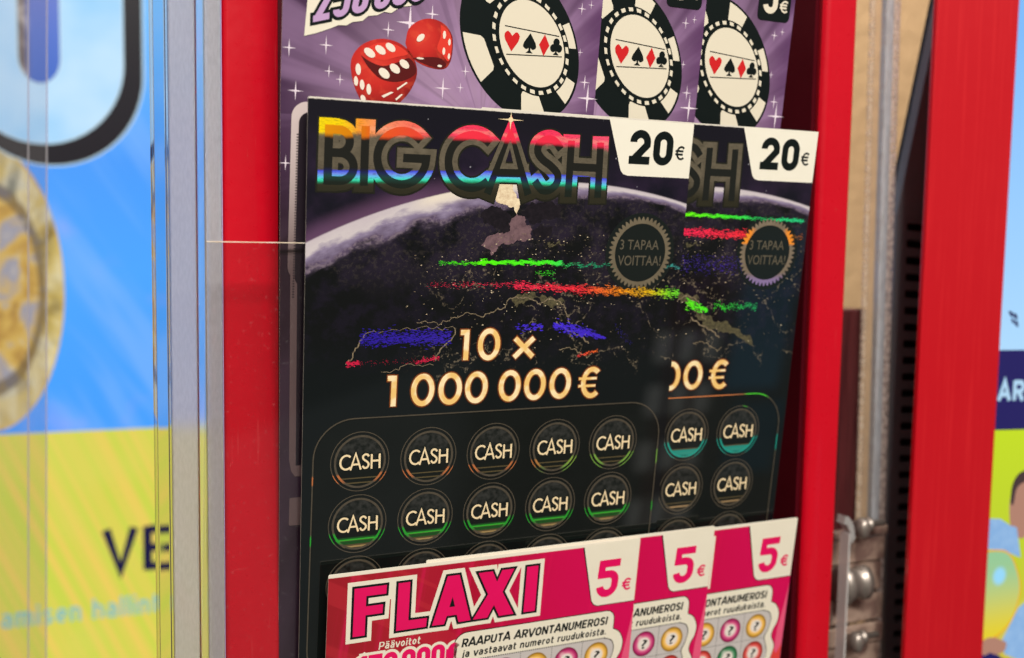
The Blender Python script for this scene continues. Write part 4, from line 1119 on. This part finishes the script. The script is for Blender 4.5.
slab('frosted_core', -38.6, -30.2, 28, 31, frosted('frosted_acrylic', (0.52, 0.50, 0.54), (0.95, 0.93, 0.97), 0.42, scratch=0.15), sp, 0.8)
slab('bright_edge', -30.1, -27.5, 27, 30, frosted('bright_edge_acrylic', (0.42, 0.46, 0.52), (1, 1, 1), 0.85, scratch=0.0), sp, 0.4)
slab('scuffed_strip', -27.4, -22.0, 28, 31, frosted('scuffed_acrylic', (0.56, 0.56, 0.62), (0.95, 0.95, 0.95), 0.4, scratch=0.9), sp, 0.5)
m = MB(); m.box(*rel(-21.95, 28.5, ZB, SO), *rel(-21.75, 30, ZT, SO)); m.build('violet_line', [G('violet_refraction').bsdf((0.5, 0.4, 0.75), 0.3)], sp)  # refraction line of the acrylic put in as a violet strip


# ================================================================== left advertising screen, well behind
SCX, SCY, SCZ = -70.0, 500.0, -160.0
ls = empty('advertising_screen', (SCX * MM, SCY * MM, SCZ * MM), math.radians(90)); tag(ls, 'large lit advertising screen with a big white nought and a yellow banner, at the left', 'screen')
# local x = right, y = up, z = towards the customer
def LX(v): return v - SCX
def LY(v): return v - SCZ
m = MB(); m.box(LX(-330), LY(-560), -30, LX(190), LY(400), -0.6); m.build('casing', [plain('screen_casing', (0.03, 0.03, 0.035), 0.4)], ls, bevel=2)
g = G('screen_sky')
dn = g.noise(0.004, 3, None); st_ = g.noise(1.0, 3, g.xyz(g.x * 0.018 + g.y * 0.012, g.x * -0.002 + g.y * 0.003, 0.0))
c = g.ramp((g.y + 40.0) / 320.0, [(0.0, srgb(64, 158, 255)), (0.4, srgb(74, 166, 255)), (0.65, srgb(70, 156, 252)), (1.0, srgb(110, 190, 255))])
c = g.mix(st_.ss(0.45, 0.65) * 0.45, c, srgb(140, 190, 255))
c = g.mix(g.noise(0.012, 3).ss(0.55, 0.7) * 0.3, c, srgb(180, 170, 250))
m = MB(); m.flat([[(LX(-320), LY(-200)), (LX(180), LY(-200)), (LX(180), LY(390)), (LX(-320), LY(390))]], 0); m.build('picture', [g.emit(c, 1.0)], ls)
# coin picture
g = G('screen_coin')
cx_, cy_ = g.x - LX(-106), (g.y - LY(-86)) * 0.48
rr = (cx_ * cx_ + cy_ * cy_).sqrt(); an = cy_.atan2(cx_)
n1 = g.noise(0.035, 4, dist=0.8); n2 = g.noise(0.10, 4); rays = g.noise(1.0, 3, g.xyz(an * 3.0, rr * 0.02, 1.0))
c = g.ramp(n1, [(0.28, srgb(130, 100, 60)), (0.40, srgb(216, 168, 66)), (0.50, srgb(244, 204, 96)), (0.60, srgb(176, 176, 190)), (0.74, srgb(206, 200, 196))])
rim = rr.band(37, 47, 2.0)
c = g.mix(rim * 0.75, c, g.ramp(rays, [(0.3, srgb(70, 64, 44)), (0.45, srgb(206, 186, 110)), (0.55, srgb(240, 232, 190)), (0.68, srgb(130, 130, 90))]))
c = g.mix(rr.band(32.5, 36, 1.5) * 0.7, c, srgb(92, 76, 48))
c = g.mix(n2.ss(0.58, 0.7) * 0.4, c, srgb(250, 240, 200))
m = MB(); m.flat([ell(LX(-106), LY(-86), 49, 102, 64)], 0.6); m.build('coin_picture', [g.emit(c, 0.85)], ls)
# yellow banner
g = G('screen_banner')
bands = g.noise(1.0, 1.0, g.xyz((g.x + g.y * 0.45) * 0.085, 0.0, 0.0))
c = g.mix(bands.ss(0.38, 0.62), srgb(212, 222, 78), srgb(244, 214, 96))
c = g.mix(g.noise(0.01, 2).ss(0.45, 0.65) * 0.5, c, srgb(228, 222, 96))
m = MB(); m.flat([[(LX(-320), LY(-550)), (LX(180), LY(-550)), (LX(180), LY(-194)), (LX(-320), LY(-187.4))]], 0.4); bo = m.build('yellow_banner', [g.emit(c, 0.92)], ls)
m = MB()
V = [[(-31.5, -267.5), (-21.6, -300), (-11.5, -267.5)], [(-2.0, -267.5), (-2.0, -302.0)], [(-2, -270.2), (14, -270.2)], [(-2, -284.6), (12, -284.6)], [(-2, -299.2), (14, -299.2)]]
m.flat(lines([[(LX(a), LY(b)) for a, b in s_] for s_ in V], 6.4), 0.8, 0)
m.build('banner_heading', [G('navy_screen').emit(srgb(16, 14, 62), 1.0)], bo)
m = MB(); pen(m, 'amisen hallint', LX(-104), LX(6), LY(-334), 15.5, 0.8, 2.2, 0, 0.0, -0.02)
m.build('banner_small_print', [G('teal_screen').emit(srgb(130, 190, 190), 1.0)], bo)
# the big nought
nt_ = MB()
cxn = -70.5
path = lambda r, yb, yt, dx=0.0, dy=0.0: [(LX(cxn + dx - r), LY(yt))] + [(LX(p_[0] + dx), LY(p_[1] + dy)) for p_ in arc(cxn, yb + r, r, r * 1.12, 180, 360, 24)] + [(LX(cxn + dx + r), LY(yt))]
nt_.flat(stroke(path(35.0, 37, 390, 6.3, -1.2), 58.6, 0), 1.0, 1)
nt_.flat(stroke(path(35.0, 37, 390, 6.0, -1.0), 56.5, 0), 1.3, 2)
nt_.flat(stroke(path(35.0, 43.5, 390), 43, 0), 1.6, 1)
nt_.flat(stroke(path(35.0, 43.5, 390), 41, 0), 1.9, 0)
g = G('screen_white'); c = g.mix(g.noise(0.01, 3).ss(0.35, 0.7), srgb(196, 230, 255), srgb(150, 208, 250)); white_s = g.emit(c, 1.0)
nt_.build('big_nought', [white_s, G('screen_pale_rim').emit(srgb(196, 222, 232), 1.0), G('screen_black').emit(srgb(16, 14, 22), 1.0)], ls)
# picture seen through the nought
g = G('screen_inset'); c = g.ramp(g.y / 320.0, [(0.62, srgb(44, 104, 204)), (0.8, srgb(84, 120, 214)), (1.0, srgb(120, 130, 210))])
c = g.mix((g.x + 8.0).ss(3, -3), c, g.ramp(g.noise(0.06, 4), [(0.3, srgb(80, 70, 74)), (0.5, srgb(130, 116, 110)), (0.7, srgb(210, 200, 190))]))
m = MB(); m.flat([[(LX(-87), LY(46)), (LX(-54), LY(46)), (LX(-54), LY(390)), (LX(-87), LY(390))]], 1.5); m.build('inset_picture', [g.emit(c, 0.9)], ls)

# clear leaflet sheet standing in front of that screen
cs = empty('acrylic_sheet', (-0.1, 0.2, -0.1)); cs.rotation_euler = (0, math.radians(1.18), 0); tag(cs, 'thin clear acrylic sheet with two fine vertical edges, before the left screen', 'acrylic sheet')
EX = lambda px, y: None
m = MB(); m.box(-160, 0, -300, 25.6, 1.2, 300); m.build('sheet', [clear_sheet('thin_acrylic', (0.93, 0.92, 0.93), haze=0.02)], cs)
m = MB(); m.box(25.65, -0.5, -300, 26.4, 1.7, 300); m.box(18.0, -1.2, -300, 18.7, -0.1, 300); m.build('polished_edge', [clear_sheet('edge_acrylic', (0.72, 0.68, 0.80), haze=0.28)], cs)


# ================================================================== right advertising display: red frame and screen
rf = empty('advertising_display', (0.35, 0.028, -0.08)); tag(rf, 'red-framed lit display with a navy band and a yellow-green picture, at the right', 'screen')
RO = (350, 28, -80)
g = G('red_frame_paint'); n = g.noise(0.01, 3)
st2 = g.noise(1.0, 3, g.xyz(g.x * 0.5, g.z * 0.012, 0.0)).ss(0.5, 0.7)
RED2 = g.bsdf(g.mix(st2 * 0.5, (0.52, 0.002, 0.010), (0.62, 0.012, 0.018)), 0.32, coat=0.5, coat_rough=0.1, bump=g.noise(0.05, 3), bstr=0.3, bdist=0.0008)
m = MB(); m.box(*rel(293.2, 28, -420, RO), *rel(345.0, 31, 250, RO)); m.build('frame', [RED2], rf, bevel=0.7)
m = MB(); m.box(*rel(345.02, 30.5, -420, RO), *rel(347.4, 34, 250, RO)); m.build('inner_bezel', [plain('navy_bezel', (0.012, 0.012, 0.05), 0.3)], rf)
rs = empty('screen', (0, 0, 0)); 
bpy.data.objects.remove(rs)
def RX(v): return v - RO[0]
def RZ(v): return v - RO[2]
def rscreen(name, polys, col, dpt, parent, strength=1.0):
    """picture on the right screen: x across, z up, facing the customer"""
    t = MB(); t.flat([[(RX(a), RZ(b)) for a, b in p] for p in polys], 0.0)
    t.v = [(a, 4.0 - dpt, b) for a, b, _ in t.v]
    t.f = [tuple(f) for f in t.f]
    return t.build(name, [col], parent)
g = G('display_sky'); c = g.ramp((g.z + 20.0) / 160.0, [(0.0, srgb(176, 220, 255)), (0.3, srgb(160, 210, 255)), (1.0, srgb(124, 186, 250))])
c = g.mix(g.noise(0.01, 2).ss(0.5, 0.7) * 0.3, c, srgb(190, 226, 255))
m = MB(); m.box(*rel(347.5, 33.2, -420, RO), *rel(520, 50, 250, RO)); m.build('casing', [plain('display_casing', (0.03, 0.03, 0.035), 0.4)], rf)
sky_s = rscreen('screen', [[(347.4, -93.8), (520, -98), (520, 245), (347.4, 245)]], g.emit(c, 1.0), 0, rf)
navy = G('display_navy').emit(srgb(22, 16, 92), 1.0)
nb = rscreen('navy_band', [[(347.4, -133.2), (520, -140), (520, -98), (347.4, -93.8)]], navy, 0.0, sky_s)
def bold_letters(parent):
    t = MB()
    A_ = [[(350.2, -118.8), (353.9, -109.3), (357.6, -119.0)], [(351.6, -115.8), (356.4, -115.9)]]
    R_ = [[(361.0, -119.2), (361.0, -109.2)], [(361.0, -110.2), (364.5, -110.3)] + arc(364.6, -112.6, 2.3, 2.3, 90, -90) + [(361.0, -114.8)], [(363.8, -114.8), (367.0, -119.4)]]
    T_ = [[(370.5, -110.4), (379.0, -110.6)], [(374.8, -110.4), (374.8, -119.6)]]
    t.flat([[(RX(a), RZ(b)) for a, b in p] for p in lines(A_ + R_, 2.4)], 0)
    t.v = [(a, 3.6, b) for a, b, _ in t.v]
    t.build('band_lettering', [G('display_pale').emit(srgb(176, 214, 240), 1.0)], parent)
bold_letters(nb)
g = G('display_green'); c = g.ramp((g.z + 160.0) / 110.0, [(0.0, srgb(206, 190, 60)), (0.4, srgb(190, 206, 40)), (1.0, srgb(196, 222, 24))])
gp_ = rscreen('green_picture', [[(347.4, -420), (520, -420), (520, -141), (347.4, -133.4)]], g.emit(c, 1.0), 0.0, sky_s)
# footballer print: head, pale sleeve, yellow ball, hand, navy ground
skin = G('display_skin').emit(srgb(176, 128, 108), 1.0)
sleeve = G('display_sleeve'); sleeve = sleeve.emit(sleeve.mix(sleeve.noise(0.2, 3), srgb(112, 160, 214), srgb(160, 196, 232)), 1.0)
hd = rscreen('pictured_head', [spline([(364.2, -186), (362.6, -178), (362.2, -170), (364.5, -162), (369.5, -158), (375, -157), (379, -164), (379, -180), (374, -190), (366.5, -188), (364.2, -186)], 5)[:-1]], skin, 0.3, sky_s)
rscreen('pictured_hair', [spline([(362.4, -171), (362.9, -162.5), (367, -156.6), (375, -155), (380, -160), (372, -161), (366.5, -164), (364.6, -172), (362.4, -171)], 5)[:-1]], G('display_hair').emit(srgb(66, 48, 48), 1.0), 0.5, sky_s)
rscreen('pictured_sleeve', [[(347.4, -177.5), (356.0, -178.5), (363.0, -182.5), (368.0, -184.0), (372, -200), (362.0, -196.0), (352.0, -193.6), (347.4, -193.0)]], sleeve, 0.6, sky_s)
g = G('display_ball'); dd = ((g.x - 7.2) * (g.x - 7.2) + (g.z + 127.6) * (g.z + 127.6)).sqrt()
c = g.mix(g.z.ss(-160, -118), srgb(228, 206, 40), srgb(150, 200, 150)); c = g.mix(dd.ss(6.0, 2.6), c, srgb(150, 216, 250))
ball = spline([(347.4, -194.0), (354, -194.2), (362, -196.2), (368, -203), (372.5, -216), (368.5, -230), (360.0, -237.5), (352.0, -239.5), (347.4, -239.0)], 6)
rscreen('pictured_ball', [ball], g.emit(c, 1.0), 0.9, sky_s)
rscreen('ball_outline', stroke(ball[:-1], 0.9), G('display_orange').emit(srgb(236, 170, 20), 1.0), 1.0, sky_s)
rscreen('navy_ground', [[(347.4, -243.0), (360, -249), (380, -262), (380, -420), (347.4, -420)]], navy, 0.5, sky_s)
rscreen('pictured_hand', [spline([(347.4, -240.2), (351, -238.6), (356.5, -239.2), (360.6, -241), (364.6, -243), (363.6, -247.2), (358, -248.2), (353.5, -246.6), (349.8, -247.4), (347.4, -246.0)], 5)], skin, 1.1, sky_s)
rscreen('pictured_cuff', [[(361.6, -241.4), (372, -226), (380, -222), (380, -256), (364.0, -249.0)]], sleeve, 1.0, sky_s)
# small wing emblem on the pale part
em = [[(353.2, -74.6), (356.0, -75.0), (357.4, -77.8), (355.0, -77.4)], [(356.6, -75.6), (359.4, -76.4), (360.2, -79.2), (358.0, -78.6)], [(357.4, -79.2), (360.4, -80.0), (361.0, -83.0), (358.8, -82.0)], [(355.4, -78.2), (357.2, -78.6), (357.8, -81.0), (356.4, -80.6)]]
rscreen('emblem', em, G('display_emblem').emit(srgb(34, 30, 84), 1.0), 0.4, sky_s)


# ================================================================== back of the shop
g = G('beige_wall_paint'); n = g.noise(0.05, 5, rough=0.6)
wallm = g.bsdf(g.mix(g.noise(0.004, 3), (0.38, 0.24, 0.125), (0.46, 0.31, 0.17)), 0.75, bump=n, bstr=1.0, bdist=0.006)
m = MB(); m.box(-900, 700, -900, 1600, 730, 1100); w_ = m.build('wall', [wallm]); tag(w_, kind='structure')

# upright acrylic post between tray and display
ap = empty('acrylic_post', (0.3, 0.06, -0.08)); ap.rotation_euler = (0, math.radians(-1.3), 0); tag(ap, 'clear ribbed acrylic upright against the beige wall, right of the tray', 'acrylic panel')
AO = (300, 60, -80)
def post(name, x0, x1, y0, y1, mat, bev=0.5):
    m = MB(); m.box(*rel(x0, y0, -400, AO), *rel(x1, y1, 250, AO)); return m.build(name, [mat], ap, bevel=bev)
g = G('ridge_acrylic')
def ridge(name, dens, col, lo, hi):
    g = G(name)
    tr = g.nt.nodes.new('ShaderNodeBsdfTransparent'); tr.inputs[0].default_value = (0.96, 0.96, 0.96, 1)
    df = g.nt.nodes.new('ShaderNodeBsdfPrincipled'); df.inputs[0].default_value = (*col, 1); df.inputs['Roughness'].default_value = 0.3
    mx = g.nt.nodes.new('ShaderNodeMixShader')
    w1 = g.noise(1.0, 4, g.xyz(g.x * 0.3, 0.0, g.z * dens * 0.35), rough=0.7).ss(0.4, 0.62) * (hi - lo) + lo
    g.put(mx.inputs[0], w1)
    g.nt.links.new(tr.outputs[0], mx.inputs[1]); g.nt.links.new(df.outputs[0], mx.inputs[2]); g.nt.links.new(mx.outputs[0], g.out.inputs[0])
    return g.m
post('ridge', 288.0, 290.5, 60, 62, ridge('ridged_acrylic', 0.9, (0.62, 0.52, 0.42), 0.15, 0.55))
post('sheet', 290.6, 297.5, 60.6, 61.4, clear_sheet('post_sheet', (0.97, 0.96, 0.95), haze=0.04))
post('grey_edge', 297.6, 302.2, 60, 64, ridge('grey_edge_acrylic', 0.25, (0.46, 0.49, 0.54), 0.65, 0.9))
post('ribbed_edge', 302.3, 306.4, 60, 63, ridge('ribbed_edge_acrylic', 1.1, (0.72, 0.62, 0.58), 0.3, 0.85))

# vented charcoal unit
vu = empty('vented_unit', (0.32, 0.061, -0.08)); tag(vu, 'tall charcoal unit with a column of ventilation slots, left of the red display frame', 'vent unit')
VO = (320, 61, -80)
char = G('charcoal_plastic'); char = char.bsdf(char.mix(char.noise(0.3, 4), (0.15, 0.155, 0.18), (0.20, 0.205, 0.23)), 0.5)
outline = [(311.0, -400), (320.0, -260), (313.5, -120), (312.0, -30), (334.0, 72), (350, 140), (400, 140), (400, -400)]
def shell():
    m = MB(); slots = []
    z = -36.0
    while z > -395: slots.append(z); z -= 8.35
    x_l, x_r = 320.0, 339.0
    P = [(RXv, Zv) for RXv, Zv in outline]
    # front plate cut round the slots: left piece, right piece, bars between
    left = [(313.5, -400), (314.5, -255), (312.8, -120), (311.2, -36.0 + 6), (334.0, 72), (350, 140), (400, 140), (400, -29.8), (x_r, -29.8), (x_r, -29.8), (x_l, -29.8), (x_l, -400)]
    def ext(poly, y0, y1, mi=0):
        poly = [rel(a, 0, b, VO) for a, b in poly]; poly = [(p[0], p[2]) for p in poly]
        a = sum(poly[i][0] * poly[(i + 1) % len(poly)][1] - poly[(i + 1) % len(poly)][0] * poly[i][1] for i in range(len(poly)))
        if a < 0: poly = poly[::-1]
        n = len(poly); k = len(m.v)
        m.v += [(p[0], y0, p[1]) for p in poly] + [(p[0], y1, p[1]) for p in poly]
        m.f.append(tuple(range(k, k + n))); m.mi.append(mi); m.sm.append(False)
        m.f.append(tuple(range(k + 2 * n - 1, k + n - 1, -1))); m.mi.append(mi); m.sm.append(False)
        for i in range(n):
            j = (i + 1) % n; m.f.append((k + j, k + i, k + n + i, k + n + j)); m.mi.append(mi); m.sm.append(False)
    xl = lambda z_: 314.6 + (-36 - z_) * 0.021
    xr = lambda z_: xl(z_) + 17.0
    ext([(318, -400), (314.0, -254), (309.2, -140), (307.2, -30), (xl(-30), -29.8), (xl(-400), -400)], 0, 5)
    ext([(307.2, -29.7), (327.5, 67), (345, 150), (400, 150), (400, -29.7)], 0, 5)
    ext([(xr(-30), -29.8), (400, -29.8), (400, -400), (xr(-400), -400)], 0, 5)
    for z in slots:
        # slat between two slots, dished at its ends so that every slot has rounded corners
        a, b, c_, d_ = z + 3.6, z + 2.6, z + 7.2, z + 8.2
        L_, R_ = xl(z), xr(z)
        ext([(L_, a - 0.9), (L_ + 0.5, a - 0.25), (L_ + 1.3, a), (R_ - 1.3, b), (R_, b - 0.9), (R_, c_ + 0.9), (R_ - 1.3, c_), (L_ + 1.3, d_ - .2), (L_ + 0.5, d_), (L_, d_ + 0.9)], 0.3, 4.0)
    ext([(319, -400), (315.0, -254), (310.4, -140), (308.6, -30), (328.3, 64), (345, 146), (399, 146), (399, -400)], 6.5, 9, 1)
    m.build('grille_shell', [char, plain('vent_inside', (0.004, 0.004, 0.005), 0.6)], vu)
shell()

# dark red cabinet behind the tray
dc = MB(); dc.box(0, 0, -330, 46, 60, 0)
g = G('dark_red_wood'); n = g.noise(1.0, 4, g.xyz(g.x * 0.35, g.z * 0.02, g.y * 0.3))
o = dc.build('cabinet', [g.bsdf(g.mix(n.ss(0.3, 0.7), (0.040, 0.008, 0.010), (0.085, 0.018, 0.020)), 0.35, coat=0.3)], None, bevel=1.5)
o.location = (0.2475, 0.064, -0.0750); tag(o, 'dark red cabinet end showing between the tray and the acrylic upright', 'cabinet')

# clear plastic bracket with its screws
STEEL = G('worn_steel'); STEEL = STEEL.bsdf(STEEL.mix(STEEL.noise(0.5, 3), (0.25, 0.21, 0.19), (0.50, 0.45, 0.41)), 0.42, metal=0.8)
br = empty('bracket', (0.27, 0.04, -0.205)); tag(br, 'clear plastic bracket with bent top and big round nut, low beside the tray', 'bracket')
BO = (270, 40, -205)
m = MB(); m.box(*rel(264.8, 38, -260, BO), *rel(265.7, 44, -178.5, BO)); m.build('edge_strip', [clear_sheet('bracket_edge', (0.8, 0.7, 0.66), haze=0.55)], br)
m = MB()
pp = [(262.0, -169.5), (264.5, -170.4), (267.4, -174.6), (268.6, -180.5), (266.6, -183.4), (265.6, -178.0), (263.0, -173.6), (261.4, -173.4)]
pr_ = [(a - BO[0], b - BO[2]) for a, b in pp]
m.prism(pr_, 0, 5); m.v = [(a, c_ - 2, b) for a, b, c_ in m.v]; m.build('bent_top', [clear_sheet('bracket_clear', (0.62, 0.55, 0.55), haze=0.35)], br)
m = MB(); m.lathe([(0.0, -7), (7.5, -7), (9.6, -5.5), (9.8, 0), (9.2, 2), (7.2, 3), (7.2, 13), (8.4, 14), (8.4, 20), (0.01, 20)], 'X', 4.0, 0, -2.0, 40); m.v = [(a * 0.62 + 0.5, b * 0.8 + 8, c_ * 1.0) for a, b, c_ in m.v]
m.build('round_nut', [STEEL], br)
BK = clear_sheet('back_plate_clear', (0.80, 0.70, 0.66), haze=0.30)
bp = MB()
for i, (z0, z1, d_) in enumerate(((-186, -181.5, 0), (-199, -187, 1.5), (-215, -200, 3), (-229, -216, 1.2), (-240, -230.5, 0.2), (-262, -241, 2.0))):
    bp.box(*rel(268.5, 52 + d_, z0, BO), *rel(303.0, 55 + d_, z1, BO))
g = G('pinkish_plate'); bpm = g.bsdf(g.mix(g.noise(0.09, 4).ss(0.4, 0.6), (0.16, 0.10, 0.085), (0.36, 0.26, 0.21)), 0.3, coat=0.4)
bp.build('stepped_plate', [bpm], br, bevel=0.8)
def thumb(x, z, label):
    r = empty('thumb_screw', (x * MM, 0.04, z * MM)); tag(r, label, 'screw', 'screws on the plastic bracket')
    m = MB(); m.lathe([(0.01, -4.5), (2.6, -4.4), (3.6, -3.2), (4.2, -0.5), (3.4, 1.6), (1.8, 2.4), (1.8, 5.0)], 'Y', 0, 2, 0, 28)
    m.v = [(a * 0.85, b, c_ * 1.25) for a, b, c_ in m.v]; m.build('head', [STEEL], r)
    m = MB(); m.lathe([(1.6, 0), (1.7, 3), (3.4, 3.6), (3.4, 5.2), (1.6, 5.6), (1.5, 14), (0.01, 14)], 'X', 2.2, 4, 0.5, 20); m.build('shank', [STEEL], r)
thumb(275.4, -177.5, 'upper wing-headed steel screw, level with the bent top of the bracket')
thumb(274.8, -233.0, 'lower wing-headed steel screw, below the big round nut of the bracket')

# ------------------------------------------------------------------ render
S.render.engine = 'CYCLES'
S.cycles.max_bounces = 10
S.cycles.transparent_max_bounces = 24
S.render.resolution_x = 1024; S.render.resolution_y = 658
